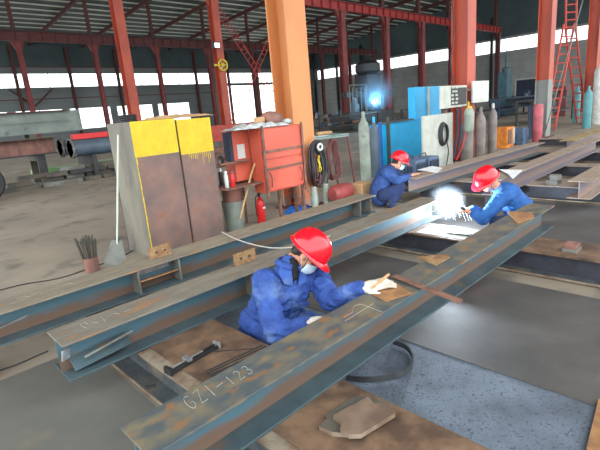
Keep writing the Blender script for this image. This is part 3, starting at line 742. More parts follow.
# broom stick
mb = MB(); mb.tube([at(240, 219, y=5.05), at(251, 175, y=5.06), at(262, 143, y=5.07)], .015, 8)
tag(build('wooden_pole', mb, M['wood']), 'pale wooden pole leaning against the salmon cabinet', 'pole')
# blue tarp
c = at(290, 211, z=0)
crumple('blue_bag', [(c.x-.28, c.y-.3, 0), (c.x+.22, c.y-.35, 0), (c.x+.3, c.y-.05, 0), (c.x-.2, c.y-.05, 0)], .0, .09, M['blued'], 'crumpled blue bag on the floor at the foot of the big orange column', 'bag', .05)
# salmon cabinet
t = thing('tool_cabinet', 'salmon orange steel cabinet strapped in front of the big orange column', 'cabinet', (4.45, 5.0, 0))
x0, x1, ya, yb = 4.03, 4.86, 4.86, 5.12
build('carcass', MB().box((x0, ya+.02, .5), (x1, yb, 1.42)), M['orange'], t, bevel=.006)
build('door', MB().box((x0+.02, ya, .98), (x1-.02, ya+.02, 1.4)), M['orange'], t, bevel=.004)
build('door', MB().box((x0+.02, ya, .52), (x1-.02, ya+.02, .94)), M['orange'], t, bevel=.004)
for z in (.82, 1.07): build('strap', MB().box((x0-.02, ya-.012, z), (x1+.02, ya-.001, z+.035)), M['rustbar'], t)
for x in (x0+.0, x1-.06): build('upright', MB().box((x-.0, ya-.03, .42), (x+.035, ya-.013, 1.45)), M['rustbar'], t)
for x in (x0+.08, x1-.14): build('hook', MB().tube([(x, ya-.02, .8), (x+.01, ya-.05, .72), (x, ya-.05, .62), (x+.02, ya-.02, .58)], .008, 6), M['dark'], t)
for x, y in ((x1-.05, ya+.05), (x1-.05, yb-.04), (x1-.4, yb-.04)): build('leg', MB().box((x-.02, y-.02, 0), (x+.02, y+.02, .5)), M['rustbar'], t)
t = thing('tool_cabinet', 'narrow salmon cabinet with a white notice, left of the wide salmon one', 'cabinet', (3.86, 5.2, 0))
build('carcass', MB().box((3.76, 5.16, .7), (4.06, 5.4, 1.42)), M['orange'], t, bevel=.006)
build('notice', MB().box((3.82, 5.145, 1.02), (3.95, 5.159, 1.22)), M['white'], t)
build('shelf_ledge', MB().box((3.45, 5.06, .98), (3.98, 5.158, 1.0)), M['rustbar'], t)
build('side_flap', MB().box((3.7, 5.16, 1.0), (3.755, 5.3, 1.4)), M['darkblue'], t)
for x, y in ((3.95, 5.45), (4.04, 5.45)): build('leg', MB().box((x-.015, y-.05, 0), (x+.015, y+.0, .9)), M['rustbar'], t)
crumple('plastic_sheet', [(3.6, 4.86, 0), (4.6, 4.84, 0), (4.62, 5.12, 0), (3.65, 5.3, 0)], 1.425, .05, M['plastic'], 'crumpled grey white plastic sheet on top of the salmon cabinets', 'sheet', .05, 22)
mb = MB(); mb.sphere((4.68, 5.0, 1.47), .065, 14, (1.3, 1, .7)); tag(build('white_bundle', mb, M['plastic'], smooth=True), 'small white bundle on the salmon cabinet beside the orange column', 'bundle')
mb = MB(); mb.lathe((4.4, 5.02, 1.48), [(.02, 0), (.13, .0), (.16, .05), (.14, .12), (.08, .15), (.02, .155)], 18, R=RX(.2)); tag(build('brown_sack', mb, M['drum'], smooth=True), 'rounded reddish brown sack lying on the plastic sheet', 'sack')
mb = MB(); mb.prism([(4.1, 5.0, 1.48), (4.24, 4.97, 1.48), (4.25, 5.07, 1.48), (4.12, 5.1, 1.48)], (0, 0, .09)); tag(build('brown_pouch', mb, M['card'], bevel=.02), 'small tan pouch on the plastic sheet left of the brown sack', 'pouch')

# cable hung on column, tray
def coil(label, c, rx, rz, n, m, seed, r=.011, group=None, yc=0):
    random.seed(seed); mb = MB()
    for k in range(n):
        ox, oz, sx, sz = random.uniform(-.03, .03), random.uniform(-.03, .03), random.uniform(.45, 1.05), random.uniform(.8, 1.08)
        y_ = c[1] + random.uniform(-.05, .05)
        mb.tube([Vector((c[0]+ox+rx*sx*math.cos(a*PI/10)*(1-.25*math.sin(a*PI/10)), y_+.02*math.sin(a), c[2]+rz-rz*sz+oz*.3+rz*sz*math.sin(a*PI/10))) for a in range(20)], r, 6, closed=True)
    return tag(build('cable_coil', mb, m, smooth=True), label, 'cable', group)
c = at(317, 163, y=5.1); coil('black cable coils hanging on the right side of the big orange column', c, .19, .36, 24, M['black'], 1, .014)
coil('yellow cable strand hanging among the black coils', (c.x-.02, c.y-.07, c.z-.02), .03, .13, 2, M['yelcab'], 2, .009)
coil('maroon hose coil hanging left among the black coils', (c.x-.08, c.y-.05, c.z-.1), .09, .24, 4, M['cable_r'], 5, .01)
c = at(334, 160, y=5.3); coil('dark maroon hose coil hanging under the tray of papers', c, .17, .36, 6, M['cable_r'], 3, .013)
c = at(320, 147, y=4.98); mb = MB(); mb.tube([c+Vector((.05*math.cos(a*PI/8), 0, .05*math.sin(a*PI/8))) for a in range(16)], .02, 6, closed=True)
tag(build('white_reel', mb, M['white'], smooth=True), 'small round white reel at the top of the black coils', 'reel')
M['traym'] = mat('grey green tray paint', (128, 150, 142), (108, 128, 122), scale=4, rough=.6)
t = thing('document_tray', 'grey green metal tray with papers fixed right of the big orange column', 'tray', (5.9, 5.4, 0))
z = 1.1
a = at(309, 141, z=z); b = at(349, 136, z=z); a.x = max(a.x, 5.53); P_ = [a, b, b+Vector((.1, .5, 0)), a+Vector((.1, .5, 0))]
build('tray_base', MB().prism(P_, (0, 0, .02)), M['traym'], t); 
mb = MB()
for i in range(4):
    a, b = P_[i], P_[(i+1) % 4]; mb.tube([a+Vector((0, 0, .04)), b+Vector((0, 0, .04))], .012, 6)
build('rim', mb, M['traym'], t)
for q in (P_[1], P_[2]): build('leg', MB().tube([q+Vector((-.04, 0, -.002)), (q.x+.12, q.y, 0)], .018, 8), M['cable_r'], t)
mb = MB(); 
mb = MB(); mb.prism([(5.6, 5.42, z+.02), (6.0, 5.3, z+.02), (6.08, 5.5, z+.02), (5.68, 5.62, z+.02)], (0, 0, .03)); tag(build('paper_stack', mb, M['paper']), 'white papers lying in the metal tray', 'paper')
mb = MB(); mb.prism([(5.95, 5.56, z+.052), (6.25, 5.48, z+.052), (6.28, 5.6, z+.052), (6.0, 5.68, z+.052)], (0, 0, .06)); tag(build('glove_heap', mb, M['card'], bevel=.02), 'tan work glove heap in the metal tray behind the papers', 'gloves')
# red tank and cardboard box & jars
c = at(341, 192, y=4.7); t = thing('air_tank', 'dusty red horizontal air tank behind the third beam', 'tank', (c.x, c.y, 0))
mb = MB(); mb.lathe(c, [(.02, -.24), (.1, -.225), (.135, -.17), (.14, 0), (.135, .17), (.1, .225), (.02, .24)], 20, R=RY(PI/2)); build('tank_body', mb, M['redtank'], t, smooth='auto')
for s in (-1, 1): build('foot', MB().box((c.x+s*.14-.02, c.y-.08, 0), (c.x+s*.14+.02, c.y+.08, c.z-.1)), M['dark'], t)
c = at(362, 190, y=4.6); t = tag(build('cardboard_box', MB().box((c.x-.14, c.y-.12, 0), (c.x+.12, c.y+.12, c.z+.13)), M['card'], bevel=.006), 'small cardboard box at the far end of the third beam', 'box')
for i, (px_, w) in enumerate(((315, .055), (327, .05))):
    c = at(px_, 205, y=4.9); tag(build('glass_jar', MB().lathe((c.x, c.y, 0), [(w, 0), (w*1.02, .3), (w*.8, .36), (w*.8, .42), (w*.7, .42)], 16), M['cylgrey'], smooth='auto'), ['pale jar at the foot of the orange column, left of two', 'pale jar standing left of the red tank, right of two'][i], 'jar', 'pale jars near the red tank')
# ================================================================ MID GROUND RIGHT
def gascyl(label, px, pyb, y, r, h, m, capm=None, foot=None):
    if foot is None: q = at(px, pyb, y=y)
    else: q = Vector(foot)
    t = thing('gas_cylinder', label, 'gas cylinder', (q.x, q.y, 0), 'gas cylinders standing in the hall')
    build('cylinder', MB().lathe((q.x, q.y, 0), [(r*.95, 0), (r, .02), (r, h-.22), (r*.85, h-.12), (r*.45, h-.05), (r*.4, h)], 20), m, t, smooth='auto')
    build('valve_cap', MB().lathe((q.x, q.y, h), [(r*.32, 0), (r*.34, .1), (r*.2, .13)], 12), capm or m, t, smooth='auto')
    return t
gascyl('tall pale grey green gas cylinder behind the squatting worker\'s back', 366, 178, 5.9, .115, 1.36, M['cylgrey'])
gascyl('dark grey gas cylinder just right of the tall pale grey green one', 376, 178, 6.1, .1, 1.22, M['pipe'], M['blue'])
gascyl('dusty brown cylinder at the foot of the control box column, leftmost of three', 467, 158, 4.95, .14, 1.1, M['cylbrown'])
gascyl('dusty brown gas cylinder in the middle of three by the control box column', 480, 155, 5.05, .125, 1.2, M['cylbrown'])
gascyl('slim dusty gas cylinder, rightmost of three by the control box column', 492, 150, 5.2, .115, 1.25, M['cylbrown'], M['white'])
gascyl('teal gas cylinder right of the red ladder', 575, 130, 6.2, .15, 1.55, M['teal'])
gascyl('light blue gas cylinder at the foot of the right edge column', 586, 128, 4.9, .15, 1.5, M['teal'])
gascyl('white gas cylinder at the right edge of the photo', 596, 128, 5.0, .22, 2.4, M['white'])
# blue cabinet
t = thing('blue_cabinet', 'large bright blue equipment cabinet behind the squatting worker', 'cabinet', (10, 6.6, 0))
q = at(381, 122, y=6.3); q2 = at(424, 118, y=6.3)
build('low_body', MB().box((8.9, 6.3, .05), (10.9, 6.62, 1.13)), M['blue'], t, bevel=.01)
build('tall_body', MB().box((10.62, 6.4, 1.13), (11.98, 6.62, 1.96)), M['blue'], t, bevel=.01)
build('tall_body_lower', MB().box((10.92, 6.4, .05), (11.98, 6.62, 1.13)), M['blued'], t, bevel=.01)
build('corner_post', MB().box((11.2, 6.35, 1.13), (11.26, 6.399, 1.95)), M['offwhite'], t)
build('rail', MB().box((8.85, 6.25, 1.15), (10.3, 6.3, 1.19)), M['scrapd'], t)
build('post', MB().box((9.12, 6.22, 0), (9.17, 6.29, 1.3)), M['scrapd'], t)
build('post', MB().box((8.78, 6.22, 0), (8.84, 6.29, 1.2)), M['blued'], t)
# white panel with coil
q = at(423, 115, y=5.6)
t = thing('panel_board', 'off white panel board standing on the floor with a cable coil hung on it', 'panel', (9.6, 5.12, 0))
x0 = at(423, 130, y=5.12).x; x1 = at(453, 130, y=5.12).x
build('board', MB().box((x0, 5.12, .06), (x1, 5.16, 1.28)), M['offwhite'], t, bevel=.003)
for x in (x0+.06, x1-.1): build('foot', MB().box((x, 5.0, 0), (x+.05, 5.26, .06)), M['scrapd'], t)
c = at(445, 134, y=5.05); mb = MB()
for k in range(4): mb.tube([Vector((c.x+(.19-.015*k)*math.cos(a*PI/10), c.y-.02*k+.05, c.z+(.26-.012*k)*math.sin(a*PI/10))) for a in range(20)], .016, 6, closed=True)
mb.tube(smoothpath([(c.x+.1, c.y, c.z-.2), (c.x+.16, c.y, c.z-.45), (c.x+.02, c.y, c.z-.8)]), .014, 6)
tag(build('cable_coil', mb, M['dark'], smooth=True), 'dark cable coil hanging on the off white panel board', 'cable')
# welding machines
for px_, lb in ((419, 'dusty slate blue welding machine, left of two beside the white panel'), (432, 'dusty slate blue welding machine, right of two beside the white panel')):
    c = at(px_, 168, y=4.5)
    t = thing('welding_machine', lb, 'welding machine', (c.x, 4.7, 0), 'slate blue welding machines')
    build('case', MB().box((c.x-.2, 4.45, .1), (c.x+.2, 4.93, .52)), M['welder'], t, bevel=.02)
    build('front_panel', MB().box((c.x-.17, 4.435, .16), (c.x+.17, 4.449, .46)), M['darkblue'], t)
    for k in range(5): build('vent_slot', MB().box((c.x-.215, 4.53+.07*k, .2), (c.x-.2005, 4.56+.07*k, .42)), M['darkblue'], t)
    build('handle', MB().tube([(c.x-.12, 4.7, .52), (c.x-.1, 4.7, .58), (c.x+.1, 4.7, .58), (c.x+.12, 4.7, .52)], .012, 6), M['dark'], t)
    for sx in (-.15, .15):
        for sy in (4.51, 4.87): build('wheel', MB().cyl((c.x+sx-.02, sy, .05), (c.x+sx+.02, sy, .05), .05), M['black'], t)
# control boxes on column 2
xc = X0+BAY
t = thing('control_box', 'grey switch box with its door open on the orange column', 'control box', (xc, 5.1, 1.4))
a = at(449, 108, y=5.05); b = at(467, 85, y=5.05)
build('case', MB().box((a.x, 5.05, a.z), (b.x, 5.23, b.z)), M['offwhite'], t, bevel=.008)
build('inner_panel', MB().box((a.x+.04, 5.035, a.z+.05), (b.x-.05, 5.049, b.z-.05)), M['black'], t)
random.seed(9)
for k in range(10):
    u, v = .07+.17*(k % 2)+random.uniform(0, .05), .08+.085*(k//2); build('breaker', MB().box((a.x+u, 5.02, a.z+v), (a.x+u+.1, 5.034, a.z+v+.045)), M['offwhite'], t)
a2 = at(437, 107, y=4.9)
R_ = RZ(.25); build('door', MB().box((a.x-.48, 5.0, a.z+.0), (a.x-.005, 5.03, b.z)), M['offwhite'], t, bevel=.003)
t = thing('notice_board', 'white rectangular notice board on the right of the control box column', 'board', (12.3, 5.2, 1.4))
a = at(473, 103, y=5.0); b = at(489, 80.5, y=5.0)
build('board', MB().box((a.x, 5.0, a.z), (b.x, 5.04, b.z)), M['white'], t, bevel=.004)
mb = MB(); mb.box((a.x-.3, 5.041, a.z+.3), (b.x, 5.07, a.z+.34)); build('bracket', mb, M['scrapd'], t)
# yellow hoist & regulator
c = at(467, 158, y=4.95); c.y = 4.95; c.z = 1.29; t = thing('gas_regulator', 'yellow regulator set on top of the leftmost brown cylinder', 'regulator', c)
mb = MB(); mb.sphere(c, .06); mb.sphere(c+Vector((.13, 0, .05)), .05); build('gauge', mb, M['yelcab'], t, smooth=True)
mb = MB(); mb.tube([c+Vector((.05, 0, -.1)), c+Vector((.05, 0, .2))], .02, 6); mb.tube([c, c+Vector((.13, 0, .05))], .018, 6); build('pipe', mb, M['yelcab'], t)
c = at(469, 118, y=4.75); tag(build('grey_canister', MB().lathe((c.x, c.y, c.z-.3), [(.1, 0), (.11, .02), (.11, .42), (.08, .5), (.03, .52)], 16), M['cylgrey'], smooth='auto'), 'pale grey green canister hung in front of the leftmost brown cylinder', 'canister')
mb = MB(); mb.tube(smoothpath([at(466, 112, y=4.8), at(465, 135, y=4.8), at(461, 150, y=4.8), at(456, 160, y=4.8)]), .012, 6); tag(build('red_hose', mb, M['red']), 'thin red hose hanging down beside the control box column', 'hose')
for i, px_ in enumerate((457, 460.5)):
    mb = MB(); mb.tube(smoothpath([at(px_, 107, y=5.0), at(px_-.5, 135, y=5.0), at(px_-3, 158, y=5.0)]), .022, 6); tag(build('hanging_cable', mb, M['darkblue']), ['dark cable hanging below the switch box, left of two', 'dark cable hanging below the switch box, right of two'][i], 'cable', 'cables below the switch box')
mb = MB(); mb.tube(smoothpath([at(452, 0, y=5.2), at(454, 30, y=5.2), at(451, 60, y=5.2), at(453, 86, y=5.2)]), .015, 6); tag(build('hanging_cable', mb, M['black']), 'black cable coming down the control box column from above', 'cable')
# orange feeder
c = at(503, 150, y=5.5); t = thing('wire_feeder', 'orange wire feeder box on the floor right of the brown cylinders', 'machine', (c.x, 5.5, 0))
build('case', MB().box((c.x-.25, 5.3, 0), (c.x+.32, 5.8, .62)), M['orangef'], t, bevel=.02)
build('front_panel', MB().box((c.x-.18, 5.285, .12), (c.x+.1, 5.299, .55)), M['rustbar'], t)
build('side_panel', MB().box((c.x+.22, 5.28, .1), (c.x+.31, 5.299, .58)), M['offwhite'], t)
c2 = at(519, 147, y=5.4); tag(build('grey_crate', MB().box((c2.x-.25, 5.2, 0), (c2.x+.25, 5.7, .5)), M['welder'], bevel=.01), 'slate grey crate on the floor right of the orange wire feeder', 'crate')
c2 = at(529, 146, y=5.6); mb = MB(); random.seed(4)
for k in range(5): mb.prism([(c2.x-.2+.09*k, 5.55, 0), (c2.x-.12+.09*k, 5.55, 0), (c2.x-.14+.09*k, 5.6, 1.1), (c2.x-.18+.09*k, 5.6, 1.15)], (0, .03, 0))
tag(build('hanging_tarp', mb, M['darkblue']), 'dark folded tarpaulin standing beside the grey and pink column foot', 'tarpaulin')
# column 3 foot pink board
xc3 = X0+BAY*2
tag(build('pink_tube', MB().lathe((at(537, 141, y=5.0).x, 5.0, 0), [(.13, 0), (.14, .02), (.14, 1.15), (.11, 1.2)], 18), mat('dusty pink paint', (198, 96, 104), (160, 84, 90), scale=3, rough=.6), smooth='auto'), 'dusty pink upright tube at the foot of the third near column', 'tube')
# benches and clutter behind
def rack(label, x0, x1, y0, y1, h, m, seed, items=10):
    t = thing('steel_rack', label, 'rack', ((x0+x1)/2, (y0+y1)/2, 0), 'dark racks in the background')
    build('top', MB().box((x0, y0, h-.06), (x1, y1, h)), m, t)
    build('shelf', MB().box((x0, y0, h*.45), (x1, y1, h*.45+.05)), m, t)
    for x in (x0+.05, x1-.05):
        for y in (y0+.05, y1-.05): build('leg', MB().box((x-.05, y-.05, 0), (x+.05, y+.05, h-.06)), m, t)
    random.seed(seed)
    for k in range(items):
        x = random.uniform(x0+.2, x1-1.0); y = random.uniform(y0+.1, y1-.4); zt = h if k % 2 else h*.45+.05
        w = random.uniform(.15, .42); hh = random.uniform(.1, .42 if k % 2 else h*.4)
        mm = random.choice([M['dark'], M['scrapd'], M['darkblue'], M['pipe'], M['rustbar'], M['scrap']])
        kind = random.choice(['crate', 'casting', 'pipe_offcut'])
        if kind == 'crate': mb = MB().box((x, y, zt), (x+w, y+w*.8, zt+hh))
        elif kind == 'casting': mb = MB().lathe((x+w/2, y+w/2, zt), [(w*.5, 0), (w*.5, hh*.3), (w*.3, hh*.4), (w*.3, hh*.9), (w*.15, hh)], 14)
        else: mb = MB().cyl((x, y, zt+.09), (x+w*2, y+.1, zt+.09), .09)
        tag(build(kind, mb, mm), 'dark %s on the %s' % (kind.replace('_', ' '), label), kind.replace('_', ' '), 'clutter on the ' + label)
rack('long dark rack behind the orange feeder', 14.5, 19, 8.5, 9.8, 1.0, M['darkblue'], 1, 14)
rack('dark rack right of the third near column', 23.5, 28, 7.2, 8.6, 1.2, M['dark'], 2, 14)
rack('dark rack in front of the gantry machine', 20, 26, 18.5, 20, 1.1, M['dark'], 3, 16)
rack('dark rack behind the blue cabinet', 24, 31, 14, 15.5, 1.2, M['dark'], 4, 14)
rack('low dark rack beside the end wall posts', 30, 40, 12, 14, 1.3, M['darkblue'], 5, 14)
rack('low rack before the doorway opening', 14, 20, 21.4, 22.8, .9, M['scrapd'], 6, 14)
# gantry machine far with smoke
c = at(362, 122, y=21.5)
t = thing('gantry_machine', 'big dark welding gantry machine under the smoke in the back of the hall', 'machine', (c.x, 21.5, 0))
build('base', MB().box((c.x-2.5, 20.6, 0), (c.x+3, 22.6, 1.2)), M['dark'], t, bevel=.05)
build('tower', MB().box((c.x+.2, 20.9, 1.2), (c.x+1.8, 22.2, 3.9)), M['black'], t, bevel=.1)
build('head', MB().lathe((c.x+1.0, 21.5, 3.9), [(.7, 0), (.95, .2), (.95, .7), (.6, .95), (.3, 1.0)], 18), M['black'], t, smooth='auto')
build('boom', MB().box((c.x-2.0, 21.2, 2.3), (c.x+3.6, 21.7, 2.65)), M['dark'], t, bevel=.02)
build('rail_frame', MB().tube([(c.x-2.2, 20.8, 1.2), (c.x-2.2, 20.8, 3.1), (c.x-.2, 20.8, 3.1), (c.x-.2, 20.8, 1.2)], .05, 6), M['scrapd'], t)
for k in range(4): build('guard_post', MB().tube([(c.x-2.0+.5*k, 20.7, 1.2), (c.x-2.0+.5*k, 20.7, 2.9)], .04, 6), M['scrapd'], t)
build('motor', MB().lathe((c.x-1.2, 21.2, 1.2), [(.35, 0), (.35, .5), (.2, .7), (.15, 1.0)], 14), M['pipe'], t, smooth='auto')
# green press at (505,85)
c = at(505, 106, y=14.5)
t = thing('drill_press', 'dark teal drilling machine with a thin spindle on top, in front of the end wall', 'machine', (c.x, 14.5, 0))
g = mat('dark teal machine paint', (44, 82, 92), (36, 64, 74), scale=2, rough=.55)
build('base', MB().box((c.x-1.2, 14.0, 0), (c.x+1.2, 15.2, 1.3)), g, t, bevel=.03)
build('column', MB().box((c.x-.55, 14.2, 1.3), (c.x+.55, 14.9, 3.2)), g, t, bevel=.03)
build('spindle', MB().lathe((c.x, 14.5, 3.2), [(.3, 0), (.3, .3), (.1, .4), (.08, 1.3), (.03, 1.7)], 12), g, t, smooth='auto')
# grey machine boxes behind cable coils
c = at(350, 165, y=8.0)
# end-wall side pink pipe bundle at right of ladder
mb = MB(); mb.box((30, 8.2, 1.5), (36, 9, 1.75)); mb.box((30.5, 8.3, 0), (30.7, 8.9, 1.5)); mb.box((35.3, 8.3, 0), (35.5, 8.9, 1.5)); tag(build('pink_trestle', mb, M['girderd']), 'long dull pink trestle right of the third near column', 'trestle')
# A-frame ladder
def pt(px, py, y=5.5): return at(px, py, y=y)
def ladder(label, pa, pb, w, n, m, m2=None, ext=None):
    pa = Vector(pa); pb = Vector(pb)
    d = (pb-pa).normalized()
    t = thing('red_ladder', label, 'ladder', pa, 'red ladder sections')
    s = Vector((.706, -.703, 0))*w/2
    for sg in (-1, 1): build('rail', MB().tube([pa+s*sg, pb+s*sg], .04, 6), m if sg > 0 or m2 is None else m2, t)
    for k in range(n):
        c_ = pa+(pb-pa)*(k+.6)/n; build('rung', MB().tube([c_-s, c_+s], .03, 6), m, t)
    return t
f1 = at(551, 141, z=0); f1 = at(549, 137, y=5.9); f1.z = 0
f1 = at(550, 138, z=.0) 
L1 = at(549, 138, y=5.95); top = at(569, 24, y=5.95); L2 = at(581, 127, y=5.95)
ladder('red ladder section leaning up to the right, left half of the A shape', (L1.x, 5.95, 0), (top.x, 5.95, top.z), .42, 12, M['ladder'])
ladder('red ladder section leaning up to the left, right half of the A shape', (L2.x, 5.95, 0), (top.x+.25, 5.98, top.z), .42, 11, M['ladder'])
p2 = at(570, -14, y=5.95)
ladder('upright red ladder section rising out of the top of the A shape', (top.x+.12, 5.9, top.z-.3), (p2.x, 5.9, p2.z), .42, 6, M['ladder'])
a = at(543, 138, y=5.05); a.z = 0; b = at(584, -4, y=5.05); mb = MB(); mb.tube([a, b], .022, 6); tag(build('pale_pole', mb, M['scrap']), 'long thin greyish pole leaning across the red ladder', 'pole')

# ================================================================ LEFT BACKGROUND
# big girder stack at left (y ~ 13)
YL = 16.5
def lb(p, q, y0, y1, m): # box from pixel corners at plane y0
    a = at(p[0], p[1], y=y0); b = at(q[0], q[1], y=y0); return MB().box((min(a.x, b.x), y0, min(a.z, b.z)), (max(a.x, b.x), y1, max(a.z, b.z)))
t = thing('stacked_girder', 'large greenish grey girder on top of the stack at the left edge', 'girder', (3, YL+.2, 1.6))
x0, x1 = -1.5, at(80, 120, y=YL).x; zt = at(40, 111, y=YL).z; zb_ = at(40, 133.5, y=YL).z
build('web', MB().box((x0, YL+.18, zb_+.02), (x1+.1, YL+.2, zt-.02)), M['stackgrey'], t)
build('bottom_flange', MB().box((x0, YL, zb_), (x1+.15, YL+.38, zb_+.025)), M['stackgrey'], t)
build('top_flange', MB().box((x0, YL, zt-.025), (x1-.3, YL+.38, zt)), M['girderd'], t)
build('edge_plate', MB().box((x0, YL+.02, zb_+.55*(zt-zb_)), (x1-.25, YL+.04, zb_+.58*(zt-zb_))), M['stackgrey'], t)
t = thing('stacked_girder', 'rusty red channel girder below the greenish grey one at the left edge', 'girder', (2, YL, 1.0))
x1 = at(61, 140, y=YL-.4).x; zt2 = at(30, 138.5, y=YL-.4).z; zb2 = at(30, 156, y=YL-.4).z
build('web', MB().box((x0, YL-.12, zb2+.02), (x1-.15, YL-.1, zt2-.02)), M['drum'], t)
build('top_flange', MB().box((x0, YL-.45, zt2-.03), (x1, YL+.1, zt2)), M['scrapd'], t)
build('bottom_flange', MB().box((x0, YL-.45, zb2), (x1-.2, YL+.1, zb2+.03)), M['dark'], t)
for i, x in enumerate((1.0, 4.2)):
    t = thing('trestle', ['steel trestle under the left girder stack, nearer the wheel', 'steel trestle under the left girder stack, nearer the pipes'][i], 'trestle', (x, YL, 0), 'trestles of the left stack')
    build('leg', MB().box((x-.12, YL-.35, 0), (x+.12, YL-.25, zb2)), M['dark'], t)
    build('leg', MB().box((x-.12, YL+.55, 0), (x+.12, YL+.65, zb_)), M['scrapd'], t)
    build('cross_bar', MB().box((x-.12, YL-.25, zb2-.2), (x+.12, YL+.55, zb2-.05)), M['scrapd'], t)
    build('packer', MB().box((x-.1, YL+.0, zt2), (x+.1, YL+.09, zb_)), M['scrapd'], t)
# pipes
def pipe(label, pxa, pya, pxb, pyb, y, r, m, bands=None):
    a = at(pxa, pya, y=y); b = at(pxb, pyb, y=y); b.z = a.z
    t = thing('steel_pipe', label, 'pipe', (a.x, y, a.z), 'slate grey pipes'); mb = MB()
    n = 24; d = Vector((1, 0, 0))
    mb.lathe(a, [(r, 0), (r, (b-a).x), (r*.86, (b-a).x), (r*.86, 0)], n, R=RY(PI/2)); 
    build('pipe_wall', mb, m, t, smooth='auto')
    for k in range(3):
        pass
    mb = MB()
    for k in range(8):
        an = k*PI/4; c_ = a+Vector((-.02, math.cos(an)*r*1.08, math.sin(an)*r*1.08)); mb.cyl(c_, c_+Vector((.12, 0, 0)), .03, n=8)
    mb.lathe(a, [(r*1.18, -.0), (r*1.18, .05), (r*.87, .05), (r*.87, 0)], 24, R=RY(PI/2))
    build('flange_ring', mb, M['scrap'], t)
    return t
pipe('slate grey flanged pipe nearer the camera at left, red strip above it', 70, 149, 126, 144, 15.6, .27, M['pipe'])
pipe('slate grey flanged pipe behind the nearer one, its bolted end showing', 60, 148, 120, 140, 16.4, .26, M['pipe'])
a = at(70, 144, y=15.6); a.z = at(70, 149, y=15.6).z+.275
t = tag(build('red_plate', MB().box((a.x+.1, 15.5, a.z), (a.x+2.8, 15.75, a.z+.17)), M['red'], bevel=.01), 'bright red flat bar lying on the slate grey pipes', 'bar')
for i, x in enumerate((a.x+.5, a.x+2.1)):
    tag(build('pipe_cradle', MB().box((x, 15.3, 0), (x+.15, 16.7, a.z-.52)), M['dark']), ['dark cradle under the left ends of the pipes', 'dark cradle under the right ends of the pipes'][i], 'cradle', 'cradles under the pipes')
# red fence-like steel behind
a = at(200, 133, y=20); tag(build('red_beam_bin', MB().box((12.5, 19.5, .3), (19.5, 20.5, 1.25)), M['ladder'], bevel=.02), 'long red steel bin between the box sections and the salmon cabinets', 'bin')
tag(build('rust_bench', MB().box((8.6, 13.2, .42), (11.5, 14.3, .6)).box((8.8, 13.3, 0), (9.0, 14.2, .42)).box((11.1, 13.3, 0), (11.3, 14.2, .42)), M['rustbar']), 'rusty low bench behind the flasks', 'bench')
tag(build('dark_slab', MB().box((8.9, 13.4, .6), (11.2, 14.1, .78)), M['scrapd']), 'dark steel slab lying on the rusty low bench', 'slab')
# wheel & cart at far left edge
q = at(-13, 203, z=0); YC = q.y; t = thing('cart', 'cart with a big dark rubber wheel cut by the left edge', 'cart', (q.x, YC, 0))
r = .5
build('tyre', MB().lathe((q.x, YC, r), [(r*.55, -.1), (r*.9, -.11), (r, -.07), (r, .07), (r*.9, .11), (r*.55, .1)], 28, R=RX(PI/2)), M['black'], t, smooth='auto')
build('hub', MB().lathe((q.x, YC, r), [(r*.5, -.06), (r*.54, 0), (r*.5, .06), (.08, .1)], 20, R=RX(PI/2)), M['scrap'], t, smooth='auto')
build('frame', MB().box((q.x-1.2, YC-.1, .98), (q.x+.3, YC+1.2, 1.2)), M['stackgrey'], t)
build('engine', MB().box((q.x-1.0, YC+.1, 1.2), (q.x+.35, YC+1.0, 1.6)), M['girderd'], t, bevel=.03)
# fix the wheel to the frame
build('fork', MB().box((q.x-.04, YC-.2, r), (q.x+.04, YC-.12, 1.1)), M['scrapd'], t)
# green beam & scrap pile
tag(build('green_beam', MB().box((4.4, 18.4, .12), (9.4, 18.7, .34)).box((4.6, 18.45, 0), (4.8, 18.65, .12)).box((9.0, 18.45, 0), (9.2, 18.65, .12)), M['green'], bevel=.01), 'light green flat beam lying under the left girder stack', 'beam')
random.seed(21)
words = ['flat', 'angled', 'short', 'long', 'bent', 'rusty', 'thin', 'thick']
def heap(name, label, group, xs, ys, slope, layers, ms, hgt, wid):
    """bars laid side by side in layers, each layer resting on the one below"""
    for ly in range(layers):
        y_ = ys[0]+.12*ly
        while y_ < ys[1]-.12*ly:
            x_ = xs[0]+random.uniform(0, .5)+.2*ly
            while x_ < xs[1]-.3*ly:
                l = random.uniform(.5, 1.3); w_ = random.uniform(*wid)
                if random.random() < .86:
                    a_ = random.uniform(-.03, .03)
                    mb = MB().cb((x_+l/2, y_-(x_-xs[0])*slope, ly*hgt+hgt/2), (l, w_, hgt-.004), RZ(a_))
                    tag(build(name, mb, random.choice(ms)), label, 'scrap', group)
                x_ += l+.09
            y_ += wid[1]+.09
heap('scrap_bar', 'grey or dark steel scrap bar in the long heap under the left girder stack', 'scrap heap under the left stack', (2.6, 7.6), (15.2, 16.1), .0, 4, [M['scrap'], M['scrapd'], M['dark'], M['scrapd'], M['stackgrey']], .13, (.1, .22))
heap('scrap_channel', 'pale grey steel channel in the heap under the slate grey pipes', 'scrap heap under the pipes', (6.3, 9.6), (13.7, 14.5), .0, 4, [M['scrap'], M['stackgrey'], M['scrapd']], .13, (.12, .22))

